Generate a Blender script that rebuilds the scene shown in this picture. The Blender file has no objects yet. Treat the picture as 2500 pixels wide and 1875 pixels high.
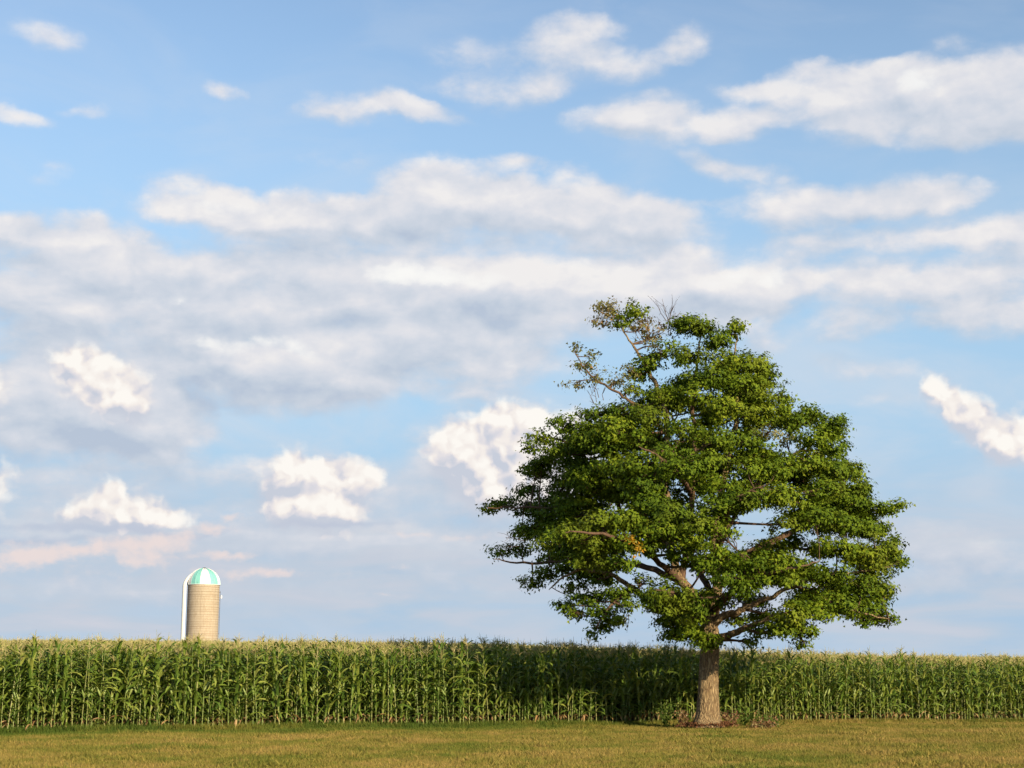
import bpy, math, random
import numpy as np
from mathutils import Vector
from math import radians as R

rng = np.random.default_rng(7)
random.seed(7)
scene = bpy.context.scene
COL = scene.collection

# ------------------------------------------------------------------ camera
F_PX = 3800.0                       # focal length, in pixels of a 2500 px wide picture
PITCH = math.atan(709.0 / F_PX)
EYE = 1.6
cam_d = bpy.data.cameras.new('camera')
cam_d.sensor_width = 36.0
cam_d.lens = F_PX / 2500.0 * 36.0
cam_d.clip_start = 0.1
cam_d.clip_end = 6000.0
cam = bpy.data.objects.new('camera', cam_d)
cam.location = (0, 0, EYE)
cam.rotation_euler = (math.pi / 2 + PITCH, 0, 0)
COL.objects.link(cam)
scene.camera = cam

scene.view_settings.view_transform = 'Standard'
scene.view_settings.look = 'None'
scene.view_settings.exposure = 0.7      # exposed for the low evening sun
scene.view_settings.gamma = 1.0
scene.view_settings.use_curve_mapping = False
scene.cycles.max_bounces = 6
scene.cycles.use_adaptive_sampling = True
scene.cycles.adaptive_threshold = 0.015
scene.cycles.adaptive_min_samples = 12
scene.cycles.transparent_max_bounces = 4

# ------------------------------------------------------------------ sun
SUN_AZ = R(144.5)                    # clockwise from +Y: behind the camera, to the right
SUN_EL = R(18.0)
sun_dir = Vector((math.sin(SUN_AZ) * math.cos(SUN_EL), math.cos(SUN_AZ) * math.cos(SUN_EL), math.sin(SUN_EL)))
sd = bpy.data.lights.new('sun', 'SUN')
sd.energy = 5.0
sd.angle = R(0.5)
sd.color = (1.0, 0.84, 0.58)
sun = bpy.data.objects.new('sun', sd)
sun.rotation_euler = sun_dir.to_track_quat('Z', 'Y').to_euler()
sun.location = (20, -20, 30)
COL.objects.link(sun)

# ------------------------------------------------------------------ pixel helpers (design only: they give real points)
S = 2500.0 / 2212.0
def azel(px, py):
    """direction of a point of the photograph (in 2500 px units) as azimuth, elevation"""
    x = (px - 1250.0) / F_PX; v = -(py - 937.5) / F_PX
    d = Vector((x, math.cos(PITCH) - v * math.sin(PITCH), math.sin(PITCH) + v * math.cos(PITCH)))
    d.normalize()
    return math.atan2(d.x, d.y), math.asin(d.z)
def at(px, py, depth):
    x = (px - 1250.0) / F_PX; v = -(py - 937.5) / F_PX
    d = Vector((x, math.cos(PITCH) - v * math.sin(PITCH), math.sin(PITCH) + v * math.cos(PITCH)))
    t = depth / d.y
    return Vector((d.x * t, depth, EYE + d.z * t))

# ------------------------------------------------------------------ node helpers
class NT:
    def __init__(s, tree):
        s.t = tree; s.n = tree.nodes; s.l = tree.links
        s.n.clear()
    def node(s, kind, **kw):
        nd = s.n.new(kind)
        for k, v in kw.items(): setattr(nd, k, v)
        return nd
    def put(s, sock, val):
        if isinstance(val, bpy.types.NodeSocket): s.l.new(val, sock)
        elif val is not None: sock.default_value = val
    def math(s, op, a, b=None, c=None, clamp=False):
        nd = s.node('ShaderNodeMath', operation=op, use_clamp=clamp)
        s.put(nd.inputs[0], a)
        if b is not None: s.put(nd.inputs[1], b)
        if c is not None: s.put(nd.inputs[2], c)
        return nd.outputs[0]
    def vmath(s, op, a, b=None, c=None):
        nd = s.node('ShaderNodeVectorMath', operation=op)
        s.put(nd.inputs[0], a)
        if b is not None: s.put(nd.inputs[1], b)
        if c is not None: s.put(nd.inputs[2], c)
        return nd.outputs['Value'] if op in ('LENGTH', 'DOT_PRODUCT', 'DISTANCE') else nd.outputs[0]
    def smooth(s, x, lo, hi, a=0.0, b=1.0):
        nd = s.node('ShaderNodeMapRange', interpolation_type='SMOOTHSTEP')
        s.put(nd.inputs[0], x)
        nd.inputs[1].default_value = lo; nd.inputs[2].default_value = hi
        nd.inputs[3].default_value = a; nd.inputs[4].default_value = b
        return nd.outputs[0]
    def mix(s, f, a, b, blend='MIX'):
        nd = s.node('ShaderNodeMix', data_type='RGBA', blend_type=blend)
        s.put(nd.inputs[0], f)
        for i, v in ((6, a), (7, b)):
            if isinstance(v, (tuple, list)): v = tuple(v) + ((1.0,) if len(v) == 3 else ())
            s.put(nd.inputs[i], v)
        return nd.outputs[2]
    def noise(s, vec, scale, detail=4.0, rough=0.5, dist=0.0, out=0):
        nd = s.node('ShaderNodeTexNoise')
        if vec is not None: s.put(nd.inputs['Vector'], vec)
        nd.inputs['Scale'].default_value = scale
        nd.inputs['Detail'].default_value = detail
        nd.inputs['Roughness'].default_value = rough
        nd.inputs['Distortion'].default_value = dist
        return nd.outputs[out]
    def ramp(s, fac, stops):
        nd = s.node('ShaderNodeValToRGB')
        els = nd.color_ramp.elements
        while len(els) < len(stops): els.new(0.5)
        for e, (p, c) in zip(els, stops):
            e.position = p; e.color = tuple(c) + (1.0,)
        s.put(nd.inputs[0], fac)
        return nd.outputs[0]

def lin(r, g, b):
    f = lambda c: (c / 255.0 / 12.92) if c <= 10.3 else ((c / 255.0 + 0.055) / 1.055) ** 2.4
    return (f(r), f(g), f(b))

# ------------------------------------------------------------------ world: sky with clouds (functions of direction)
world = bpy.data.worlds.new('World')
scene.world = world
world.use_nodes = True
W = NT(world.node_tree)
STR = 0.15
def sky_col(r, g, b, k=1.0):
    c = lin(r, g, b)
    return tuple(v * k / STR for v in c)
tc = W.node('ShaderNodeTexCoord')
dirv = W.vmath('NORMALIZE', tc.outputs['Generated'])
sx = W.node('ShaderNodeSeparateXYZ'); W.put(sx.inputs[0], dirv)
az = W.math('ARCTAN2', sx.outputs[0], sx.outputs[1])
el = W.math('ARCSINE', sx.outputs[2])
cmb = W.node('ShaderNodeCombineXYZ')
W.put(cmb.inputs[0], az); W.put(cmb.inputs[1], el)
uv = cmb.outputs[0]
sky = W.node('ShaderNodeTexSky')
sky.sky_type = 'NISHITA'
sky.sun_disc = False
sky.sun_elevation = SUN_EL
sky.sun_rotation = SUN_AZ
sky.altitude = 200.0
sky.air_density = 1.0
sky.dust_density = 1.0
sky.ozone_density = 1.6
base = W.mix(1.0, sky.outputs[0], (1.36, 1.34, 1.31), 'MULTIPLY')

def warped(uvs, *steps):
    v = uvs
    for scale, amp, detail in steps:
        n = W.noise(uvs, scale, detail, 0.55, out=1)
        n = W.vmath('SUBTRACT', n, (0.5, 0.5, 0.5))
        v = W.vmath('MULTIPLY_ADD', n, (amp, amp * 0.6, 0.0), v)
    return v
BLOB_K = 1.5
def blobs(vec, items, band):
    acc = None
    for it in items:
        x, y, rx, ry = it[:4]
        amp = it[4] if len(it) > 4 else 1.0
        rot = it[5] if len(it) > 5 else 0.0
        reach = BLOB_K * (ry + rx * abs(math.sin(R(rot)))) + 35
        if y + reach < band[0] or y - reach > band[1]: continue
        a, e = azel(x * S, y * S)
        kx, ky = F_PX / (rx * S * BLOB_K), F_PX / (ry * S * BLOB_K)
        if True:
            mp = W.node('ShaderNodeMapping', vector_type='TEXTURE')
            W.put(mp.inputs['Vector'], vec)
            mp.inputs['Location'].default_value = (a, e, 0)
            mp.inputs['Rotation'].default_value = (0, 0, R(rot))
            mp.inputs['Scale'].default_value = (1 / kx, 1 / ky, 1)
            v = mp.outputs[0]
        else:
            v = W.vmath('MULTIPLY_ADD', vec, (kx, ky, 0.0), (-a * kx, -e * ky, 0.0))
        g = W.node('ShaderNodeTexGradient', gradient_type='SPHERICAL')
        W.put(g.inputs[0], v)
        if acc is None: acc = W.math('MULTIPLY', g.outputs['Fac'], amp * 1.6)
        else: acc = W.math('MULTIPLY_ADD', g.outputs['Fac'], amp * 1.6, acc)
    return acc
soft_items = [
 (105,80,60,28,.6),(50,250,62,18,.55),(10,232,40,18,.4),(175,235,40,14,.5),(470,197,48,16,.75,-14),(140,365,42,18,.3),(100,392,40,14,.2),
 (800,225,110,28,.9),(720,252,80,22,.7),(900,240,90,22,.7,-8),(740,345,110,26,.3),(380,400,80,22,.3),
 (1040,118,110,36,.55),(1010,180,100,24,.5),(1110,205,110,36,.5),(1180,140,70,30,.3),(1240,95,90,46,.95),(1330,145,75,36,.9),(1190,190,70,30,.5),(1290,60,50,22,.5),
 (1470,112,70,24,.7),(1490,75,50,22,.45),(1330,20,110,30,.18),
 (1400,240,90,34,1.0),(1330,272,100,30,.8),(1520,262,110,32,.9),(1440,300,90,24,.5),(1620,270,90,26,.5),
 (1620,190,70,20,.85),(1790,205,170,50,1.2),(1920,180,120,38,.9),(2080,190,180,60,1.1),(2200,200,120,70,1.0),(1870,262,130,46,.9),(2150,270,170,40,.8),(2080,300,140,30,.4),(2060,95,75,16,.4),(1740,150,60,20,.5),
 (1115,346,72,17,.8),(1235,358,45,16,.35),(960,350,80,20,.4,-8),
 (1560,355,80,22,.7,-14),(1660,390,110,24,.55,-12),(1730,440,130,36,.7),(1960,415,130,34,.75),(1850,450,170,36,.6),(2060,425,80,30,.6),(2080,500,180,30,.8),(2200,520,120,40,.8),(1540,432,42,12,.3),(1740,520,110,34,.6),(1870,530,160,30,.5),
 (90,515,180,44,1.1),(215,490,70,28,.8),(20,490,90,24,.6),
 (430,448,110,34,1.1),(360,460,60,24,.6),(560,462,110,36,1.0),(700,450,120,36,.9),(640,490,220,34,.8),
 (900,400,90,44,1.1),(1010,420,130,52,1.1),(1180,425,150,48,1.1),(1330,460,140,44,1.0),(1430,480,90,36,.8),(1100,480,380,48,.9),(850,450,120,40,.7),(1420,530,150,36,.7),
 (520,560,240,44,.8),(300,570,160,36,.6),(820,560,240,50,.8),(420,625,380,52,.9),(60,620,180,60,.9),(900,640,340,60,1.0),(1200,600,280,60,1.0),(1500,600,230,50,1.0),(1250,670,320,56,.9),
 (1640,620,120,46,.8),(1560,680,220,30,.6),(1940,610,150,40,.95),(1850,600,90,34,.6),(2080,620,120,36,.7),(2180,600,90,40,.6),(2170,690,120,44,.8),(1990,680,200,34,.6),(1830,710,90,26,.6),(1640,730,60,30,.7),
 (300,700,300,60,.9),(720,730,300,60,1.0),(1000,740,240,46,.8),(600,830,230,54,1.2),(700,800,200,46,1.0),(480,790,180,40,.9),(950,820,180,34,.5),(1120,790,120,28,.7),(1020,850,120,26,.35),
 (120,780,180,60,1.0),(100,860,200,70,1.2),(230,920,150,50,1.1,-12),(60,930,160,40,.9),(300,960,60,26,.7,-15),(380,880,70,34,.6,-15),(440,930,40,20,.5),
 (1870,795,110,24,.55),(1790,770,60,18,.4),(1890,865,60,20,.4),(1840,650,60,26,.3),
 (150,1020,280,44,.55),(430,1010,200,34,.4),(860,1050,150,60,.3),(120,1110,200,40,.4),(420,1100,150,30,.35),(300,1170,380,40,.9),(720,1180,320,44,.8),(1020,1190,220,44,.7),(150,1260,320,40,.6),(560,1270,320,44,.65),(980,1260,260,36,.55),
 (660,1060,150,70,.5),(240,1110,160,46,.5),(1100,1060,190,90,.6),(1080,960,190,70,.4),(950,1010,60,50,.3),(250,880,120,70,.8,-15),(300,930,90,50,.7,-15),(370,900,90,40,.6,-15),(700,1080,170,80,.5),(1130,1000,220,130,.5),(2110,940,120,50,.45,-30),
 (2060,1180,220,70,.45),(1900,1120,120,40,.2),(2150,1290,200,40,.4),(560,990,120,30,.25),
 (2010,1165,90,36,.5),(2060,1205,80,34,.6),(1960,1190,70,30,.4),(1990,1265,90,24,.5),(2180,1210,60,26,.3),
]
crisp_items = [
 (175,785,56,32,1.1),(215,822,66,42,1.2),(258,872,56,46,1.0,-20),(225,850,70,50,.5),(0,850,28,46,.9),(150,768,34,16,.6),(300,900,40,34,.5),(320,840,60,30,.3),
 (2055,862,60,34,1.1,-28),(2115,922,74,44,1.2,-32),(2185,972,64,44,1.2,-30),(2025,838,30,20,.7),(2212,900,16,40,.6),
 (628,1000,32,34,1.2),(598,1035,50,34,.9),(650,1045,50,40,.8),(700,1010,28,26,1.0),(738,1030,58,34,1.1),(778,1020,36,32,.9),(795,1048,28,22,.6),(700,1062,80,40,.6),
 (650,1088,64,46,1.1),(700,1108,80,38,1.1),(610,1105,54,34,.9),(742,1112,44,36,.9),(670,1070,60,50,.5),
 (238,1072,24,32,1.1),(260,1095,64,42,1.2),(205,1115,58,32,1.0),(312,1112,46,30,.9),(352,1126,60,20,.9),(260,1125,110,18,.6),
 (955,965,36,44,1.2),(1015,938,36,32,.9),(1100,900,46,32,1.2),(1060,945,76,48,1.1),(1150,925,80,50,.9),(1100,1000,110,64,1.1),(1060,1060,86,50,1.0),(1170,1010,100,76,1.0),(1250,950,90,60,.7),(1000,1030,40,44,.6),(1080,1100,90,34,.6),(985,1000,50,40,.6),
 (5,1040,30,34,1.0),(0,1100,16,32,.5),
]
under_items = [
 (180,905,100,34,1),(330,905,70,50,.9),(330,850,40,30,.5),(2085,975,100,32,1,-32),(2010,895,50,24,.6,-30),(2190,1020,60,30,.8),
 (690,1150,140,22,1),(620,1065,44,18,.6),(560,1110,30,40,.6),(770,1085,30,30,.5),(270,1142,140,14,1),(180,1130,40,20,.5),
 (975,1070,40,50,.9),(1100,1130,140,36,1),(945,1020,36,20,.6),(1040,1100,50,30,.5),
]
bright_items = [
 (430,448,120,34,.9),(600,470,190,34,.7),(210,490,90,28,.6),(90,520,160,24,.4),(940,400,140,40,.6),(1130,430,200,30,.5),(1000,600,260,40,.7),(1350,590,220,46,.8),(1640,600,150,40,.7),(1950,600,160,34,.7),(300,650,120,24,.4),(160,660,120,30,.3),(560,750,180,26,.6),(1850,190,220,46,.6),(2100,170,200,50,.5),(1400,245,120,30,.5),(1250,100,100,40,.5),(800,225,120,22,.5),(1640,700,60,30,.5),(2170,610,90,30,.4),(1120,790,70,20,.5),(300,850,90,60,.4),
 (2040,1170,140,40,.4),(1990,1265,90,22,.4),(900,1160,180,14,.4),
]
glow_items = [
 (880,585,90,24,1.1),(960,600,90,20,1.0),(830,600,60,24,.7),(1060,610,50,20,.7),(1590,600,100,28,.9),(1680,605,30,26,.6),(1300,590,130,34,.5),(1230,570,60,16,.4),
 (430,735,36,16,.8),(480,755,46,18,.9),(580,742,90,18,.9),(660,765,36,16,.9,-25),(390,650,22,16,.8),(300,650,60,16,.4),
 (1985,170,40,24,.9),(1850,200,240,50,.35),(560,455,180,22,.5),(440,440,90,18,.4),(960,390,120,18,.3),(1120,420,200,20,.3),(1950,600,80,22,.5),(1640,700,50,20,.5),(1420,260,80,20,.4),(1300,100,60,20,.4),
 (210,500,60,18,.3),(1100,790,40,14,.4),(2200,600,50,20,.3),
]
pink_items = [
 (60,1190,80,20,1.0),(20,1215,60,16,.8),(150,1200,80,16,.6),(200,1180,60,18,.7),(300,1185,70,26,1.0),(360,1170,60,18,.8),(330,1215,60,16,.6),(470,1140,44,14,.7),(505,1115,22,9,.6),(400,1150,60,12,.5),
 (500,1200,60,9,.9),(420,1205,40,10,.5),(520,1240,80,14,.8),(600,1236,50,9,.5),(440,1228,30,12,.5),(180,1240,160,20,.4),(860,1230,40,12,.35),(830,1282,60,8,.4),(1000,1160,120,9,.5),(860,1150,70,8,.4),(720,1240,60,8,.25),
]
grey_items = [
 (820,500,260,24,.55),(1080,500,300,26,.5),(480,545,160,26,.6),(600,560,60,24,.4),(900,690,220,36,.4),(1080,700,180,40,.4),(600,860,240,40,1.3),(540,820,200,30,.7),(720,800,220,34,.6),(400,700,200,30,.4),
 (60,930,180,54,1.2),(200,950,180,36,1.1),(150,860,40,60,.4),(310,800,120,50,.3),(60,560,150,24,.4),(1850,320,180,20,.3),(2100,330,180,24,.5),(1640,300,160,16,.3),(1700,660,220,20,.3),(1300,540,220,16,.4),
 (250,1142,240,9,1.0),(60,1165,200,9,.7),(700,1140,140,7,.8),(420,1000,40,30,.1),
]

crisp_items = [(i[0], i[1], i[2] * 1.15, i[3] * 1.18, i[4] * 1.15) + tuple(i[5:6]) for i in crisp_items]
wv_soft = warped(uv, (16.0, 0.036, 2.0), (55.0, 0.016, 4.0))
wv_crisp = warped(uv, (45.0, 0.016, 2.0), (150.0, 0.008, 3.0))
UPS = (0.004, 0.013, 0.0); UPC = (0.0035, 0.0065, 0.0)
wv_soft_up = W.vmath('ADD', wv_soft, UPS)
wv_crisp_up = W.vmath('ADD', wv_crisp, UPC)
uvs_ = W.vmath('MULTIPLY', uv, (1.0, 1.7, 1.0))
n_soft = W.noise(uvs_, 22.0, 5.0, 0.5, 0.3)
n_fine = W.noise(uvs_, 80.0, 5.0, 0.58, 0.2)
n_soft_up = W.noise(W.vmath('ADD', uvs_, (0.003, 0.017, 0.0)), 22.0, 5.0, 0.5, 0.3)
rel_n = W.math('SUBTRACT', n_soft, n_soft_up)
n_c = W.noise(W.vmath('ADD', uvs_, (3.1, 1.7, 0)), 11.0, 4.0, 0.5, 0.4)
st = W.node('ShaderNodeMapping'); W.put(st.inputs['Vector'], uv); st.inputs['Scale'].default_value = (1.0, 6.0, 1.0)
n_st = W.noise(st.outputs[0], 9.0, 6.0, 0.5, 0.4)
up = W.math('MAXIMUM', sx.outputs[2], 0.06)
def half(x): return W.math('SUBTRACT', x, 0.5)
def sc(col):        # picture value -> world colour before the strength
    nd = W.node('ShaderNodeVectorMath', operation='SCALE')
    W.put(nd.inputs[0], col); nd.inputs['Scale'].default_value = 1.0 / STR
    return nd.outputs[0]
SOFT_RAMP = [(0.0, lin(184,196,214)), (0.22, lin(198,207,220)), (0.50, lin(214,218,227)), (0.76, lin(229,228,232)), (1.0, lin(243,239,237))]
horizon = W.smooth(el, 0.0, 0.17, 1.0, 0.0)
base = W.mix(W.math('MULTIPLY', horizon, 0.85), base, sky_col(173, 191, 213))
haze_mid = W.smooth(el, 0.10, 0.46, 1.0, 0.0)
base = W.mix(W.math('MULTIPLY', haze_mid, 0.9), base, sky_col(167, 202, 231))

n_veil = W.noise(W.vmath('MULTIPLY', uv, (1.0, 2.4, 1.0)), 7.0, 6.0, 0.55, 0.6)
veil = W.math('MULTIPLY', W.smooth(n_veil, 0.40, 0.72), W.smooth(el, 0.12, 0.40, 0.60, 0.16))
base = W.mix(veil, base, sky_col(212, 219, 229))

def background(col):
    bg = W.node('ShaderNodeBackground')
    W.put(bg.inputs[0], col); bg.inputs[1].default_value = 0.0925
    return bg.outputs[0]
def mix_shader(f, a, b):
    m = W.node('ShaderNodeMixShader')
    W.put(m.inputs[0], f); W.put(m.inputs[1], a); W.put(m.inputs[2], b)
    return m.outputs[0]

def detailed(band, with_low):
    d_soft = blobs(wv_soft, soft_items, band)
    d_soft_n = W.math('ADD', d_soft, W.math('MULTIPLY', half(n_soft), 1.9))
    d_soft_n = W.math('ADD', d_soft_n, W.math('MULTIPLY', half(n_fine), 0.85))
    a_soft = W.smooth(d_soft_n, -0.10, 1.45)
    a_soft = W.math('MULTIPLY', a_soft, W.smooth(d_soft, 0.0, 0.5))
    a_soft = W.math('MULTIPLY', a_soft, W.smooth(el, 0.28, 0.42, 0.95, 0.86))
    grey = blobs(wv_soft, grey_items, band)
    glow = blobs(wv_crisp, glow_items, band)
    shade = W.math('MULTIPLY', half(n_c), 1.35)
    if grey is not None: shade = W.math('MULTIPLY_ADD', W.smooth(grey, 0.0, 2.0), -0.34, shade)
    rel = W.math('SUBTRACT', d_soft, blobs(wv_soft_up, soft_items, band))
    rel = W.math('MULTIPLY_ADD', rel_n, 1.7, W.math('MULTIPLY', W.math('MINIMUM', W.math('MAXIMUM', rel, -0.6), 0.6), 0.42))
    shade = W.math('ADD', shade, rel)
    bright = blobs(wv_soft, bright_items, band)
    if bright is not None: shade = W.math('MULTIPLY_ADD', bright, 0.26, shade)
    shade = W.math('MULTIPLY_ADD', half(n_fine), 0.42, shade)
    shade = W.math('MULTIPLY_ADD', billow, 0.30, shade)
    shade = W.math('ADD', shade, W.smooth(el, 0.10, 0.40, 0.38, 0.60))
    shade = W.math('MULTIPLY_ADD', shade, 0.70, 0.17)
    c_soft = W.ramp(shade, SOFT_RAMP)
    if glow is not None:
        glow_n = W.math('MULTIPLY_ADD', half(n_fine), 1.8, glow)
        glow_n = W.math('MULTIPLY_ADD', half(n_soft), 0.8, glow_n)
        glow_n = W.math('MULTIPLY_ADD', billow, 0.9, glow_n)
        glow_a = W.math('MULTIPLY', W.smooth(glow_n, 0.0, 2.4), W.smooth(glow, 0.0, 1.2))
        c_soft = W.mix(glow_a, c_soft, lin(252, 250, 246))
    c = W.mix(a_soft, base, sc(c_soft))
    if with_low:
        low = W.smooth(el, 0.055, 0.16, 1.0, 0.0)
        a_low = W.math('MULTIPLY', low, W.smooth(n_st, 0.34, 0.60, 0.35, 0.9))
        c_low = W.ramp(n_st, [(0.3, lin(180,193,213)), (0.5, lin(191,203,218)), (0.66, lin(202,207,219)), (0.8, lin(213,211,219))])
        c = W.mix(a_low, c, sc(c_low))
    d_cr = blobs(wv_crisp, crisp_items, band)
    if d_cr is not None:
        und = blobs(wv_soft, under_items, band)
        if und is not None: d_cr = W.math('MULTIPLY_ADD', und, -0.34, d_cr)
        d_cr_n = W.math('ADD', d_cr, W.math('ADD', W.math('MULTIPLY', billow, 1.35), W.math('MULTIPLY', half(n_fine), 1.3)))
        a_cr = W.math('MULTIPLY', W.smooth(d_cr_n, 0.05, 1.95), W.smooth(d_cr, -0.2, 0.8))
        sh_cr = W.math('ADD', W.math('MULTIPLY', rel_b, 2.4), W.math('MULTIPLY', half(n_soft), 1.7))
        relc = W.math('SUBTRACT', d_cr, blobs(wv_crisp_up, crisp_items, band))
        sh_cr = W.math('MULTIPLY_ADD', W.math('MINIMUM', W.math('MAXIMUM', relc, -0.5), 0.5), 0.6, sh_cr)
        sh_cr = W.math('ADD', sh_cr, W.smooth(d_cr, 0.2, 2.0, 0.42, 0.80))
        if und is not None: sh_cr = W.math('MULTIPLY_ADD', und, -0.62, sh_cr)
        sh_cr = W.math('MULTIPLY_ADD', sh_cr, 0.72, 0.04)
        c_cr = W.ramp(sh_cr, [(0.0, lin(200,206,219)), (0.3, lin(224,221,226)), (0.62, lin(244,237,232)), (0.98, lin(253,249,243))])
        c = W.mix(a_cr, c, sc(c_cr))
    if with_low:
        gband = W.math('MULTIPLY', W.smooth(grey, 0.1, 1.2), low)
        c = W.mix(W.math('MULTIPLY', gband, 0.55), c, sky_col(182, 192, 213))
        pink = blobs(wv_crisp, pink_items, band)
        pink_n = W.math('MULTIPLY_ADD', half(n_fine), 2.0, W.math('MULTIPLY_ADD', billow, 1.1, pink))
        a_pink = W.math('MULTIPLY', W.smooth(pink_n, 0.0, 1.7), W.smooth(pink, 0.0, 0.7))
        c = W.mix(W.math('MULTIPLY', a_pink, 0.92), c, sky_col(236, 221, 218))
    return background(c)

def billow_at(v1):
    a = W.node('ShaderNodeTexVoronoi', feature='SMOOTH_F1'); W.put(a.inputs['Vector'], v1); a.inputs['Scale'].default_value = 70.0; a.inputs['Smoothness'].default_value = 0.4
    b = W.node('ShaderNodeTexVoronoi', feature='SMOOTH_F1'); W.put(b.inputs['Vector'], v1); b.inputs['Scale'].default_value = 165.0; b.inputs['Smoothness'].default_value = 0.5
    return W.math('ADD', W.math('MULTIPLY', W.math('SUBTRACT', 0.42, a.outputs['Distance']), 0.65), W.math('MULTIPLY', W.math('SUBTRACT', 0.42, b.outputs['Distance']), 0.35))
billow = billow_at(wv_crisp)
rel_b = W.math('SUBTRACT', billow, billow_at(wv_crisp_up))
CUT1, CUT2 = 375.0, 870.0            # the sky is worked out in three bands of elevation, to save time
def cut(y):
    return W.smooth(el, azel(1250, (y + 22) * S)[1], azel(1250, (y - 22) * S)[1])
top = detailed((-400, CUT1 + 22), False)
mid = detailed((CUT1 - 22, CUT2 + 22), False)
bot = detailed((CUT2 - 22, 2500), True)
view_sky = mix_shader(cut(CUT2), bot, mix_shader(cut(CUT1), mid, top))
# the rest of the sky: the same sort of cloud field, on a plane overhead
pl = W.node('ShaderNodeCombineXYZ')
W.put(pl.inputs[0], W.math('DIVIDE', sx.outputs[0], up)); W.put(pl.inputs[1], W.math('DIVIDE', sx.outputs[1], up))
n_gen = W.noise(pl.outputs[0], 1.1, 5.0, 0.55)
a_gen = W.math('MULTIPLY', W.smooth(n_gen, 0.46, 0.72), W.smooth(el, 0.02, 0.12))
gen_sky = background(W.mix(W.math('MULTIPLY', a_gen, 0.9), base, sc(W.ramp(n_c, [(0.3, lin(196,205,219)), (0.7, lin(230,228,232))]))))
outside = W.math('MAXIMUM', W.smooth(W.math('ABSOLUTE', az), 0.36, 0.50), W.smooth(el, 0.44, 0.58))
outside = W.math('MAXIMUM', outside, W.smooth(el, -0.06, -0.03, 1.0, 0.0))
final = mix_shader(outside, view_sky, gen_sky)
wo = W.node('ShaderNodeOutputWorld'); W.put(wo.inputs[0], final)
world.cycles.sampling_method = 'MANUAL'
world.cycles.sample_map_resolution = 512

# ================================================================== object helpers
def tag(o, label=None, cat=None, group=None, kind=None):
    if label: o['label'] = label
    if cat: o['category'] = cat
    if group: o['group'] = group
    if kind: o['kind'] = kind
    return o
def link(o, parent=None):
    COL.objects.link(o)
    if parent is not None: o.parent = parent
    return o
def mesh_np(name, verts, faces, mats, smooth=False, attrs=None, mat_idx=None):
    """verts (n,3); faces: list of (m,k) int arrays"""
    me = bpy.data.meshes.new(name)
    verts = np.asarray(verts, dtype=np.float32)
    me.vertices.add(len(verts)); me.vertices.foreach_set('co', verts.ravel())
    faces = [np.asarray(f, dtype=np.int32) for f in faces if len(f)]
    if faces:
        idx = np.concatenate([f.ravel() for f in faces])
        cnt = np.concatenate([np.full(len(f), f.shape[1], dtype=np.int32) for f in faces])
        start = np.concatenate([[0], np.cumsum(cnt)[:-1]]).astype(np.int32)
        me.loops.add(len(idx)); me.loops.foreach_set('vertex_index', idx)
        me.polygons.add(len(cnt)); me.polygons.foreach_set('loop_start', start)
        if mat_idx is not None: me.polygons.foreach_set('material_index', np.asarray(mat_idx, dtype=np.int32))
    for m in (mats if isinstance(mats, (list, tuple)) else [mats]):
        if m: me.materials.append(m)
    for nm, (dom, typ, data) in (attrs or {}).items():
        at_ = me.attributes.new(nm, typ, dom)
        key = 'vector' if typ == 'FLOAT_VECTOR' else 'value'
        at_.data.foreach_set(key, np.asarray(data).ravel())
    me.update(calc_edges=True)
    if faces:
        me.polygons.foreach_set('use_smooth', np.full(len(me.polygons), smooth, dtype=bool))
    return me
class MB:
    """collects vertices and faces of one part"""
    def __init__(s): s.v = []; s.f = {}; s.n = 0; s.rand = []
    def add(s, v, f, rand=None):
        v = np.asarray(v, float); f = np.asarray(f, int)
        s.f.setdefault(f.shape[1], []).append(f + s.n)
        s.v.append(v); s.n += len(v)
        s.rand.append(np.full(len(v), random.random() if rand is None else rand) if np.ndim(rand) == 0 else rand)
    def mesh(s, name, mat, smooth=False, rnd=False):
        V = np.concatenate(s.v); F = [np.concatenate(x) for x in s.f.values()]
        at_ = {'rnd': ('POINT', 'FLOAT', np.concatenate(s.rand).astype(np.float32))} if rnd else None
        return mesh_np(name, V, F, mat, smooth, at_)
    def build(s, name, mat, parent=None, smooth=False, rnd=False):
        return link(bpy.data.objects.new(name, s.mesh(name, mat, smooth, rnd)), parent)
def tube(mb, pts, rad, sides=6, cap=True, wob=0.0, rand=None):
    pts = np.asarray(pts, float); rad = np.broadcast_to(np.asarray(rad, float), (len(pts),))
    n = len(pts)
    tan = np.gradient(pts, axis=0); tan /= np.linalg.norm(tan, axis=1, keepdims=True) + 1e-9
    ref = np.array([0.3, 1.0, 0.2]); ref /= np.linalg.norm(ref)
    a = np.cross(tan, ref); a /= np.linalg.norm(a, axis=1, keepdims=True) + 1e-9
    b = np.cross(tan, a)
    th = np.arange(sides) * 2 * math.pi / sides
    rr = rad[:, None] * (1 + (wob * rng.normal(size=(n, sides)) if wob else 0))
    V = pts[:, None, :] + rr[..., None] * (np.cos(th)[None, :, None] * a[:, None, :] + np.sin(th)[None, :, None] * b[:, None, :])
    V = V.reshape(-1, 3)
    i, j = np.meshgrid(np.arange(n - 1), np.arange(sides), indexing='ij'); j2 = (j + 1) % sides
    F = np.stack([i * sides + j, i * sides + j2, (i + 1) * sides + j2, (i + 1) * sides + j], -1).reshape(-1, 4)
    mb.add(V, F, rand)
    if cap:
        V2 = np.concatenate([V[-sides:], pts[-1:] + tan[-1:] * rad[-1] * 0.5])
        k = np.arange(sides)
        mb.add(V2, np.stack([k, (k + 1) % sides, np.full(sides, sides)], -1), rand if np.ndim(rand) == 0 else None)
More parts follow.
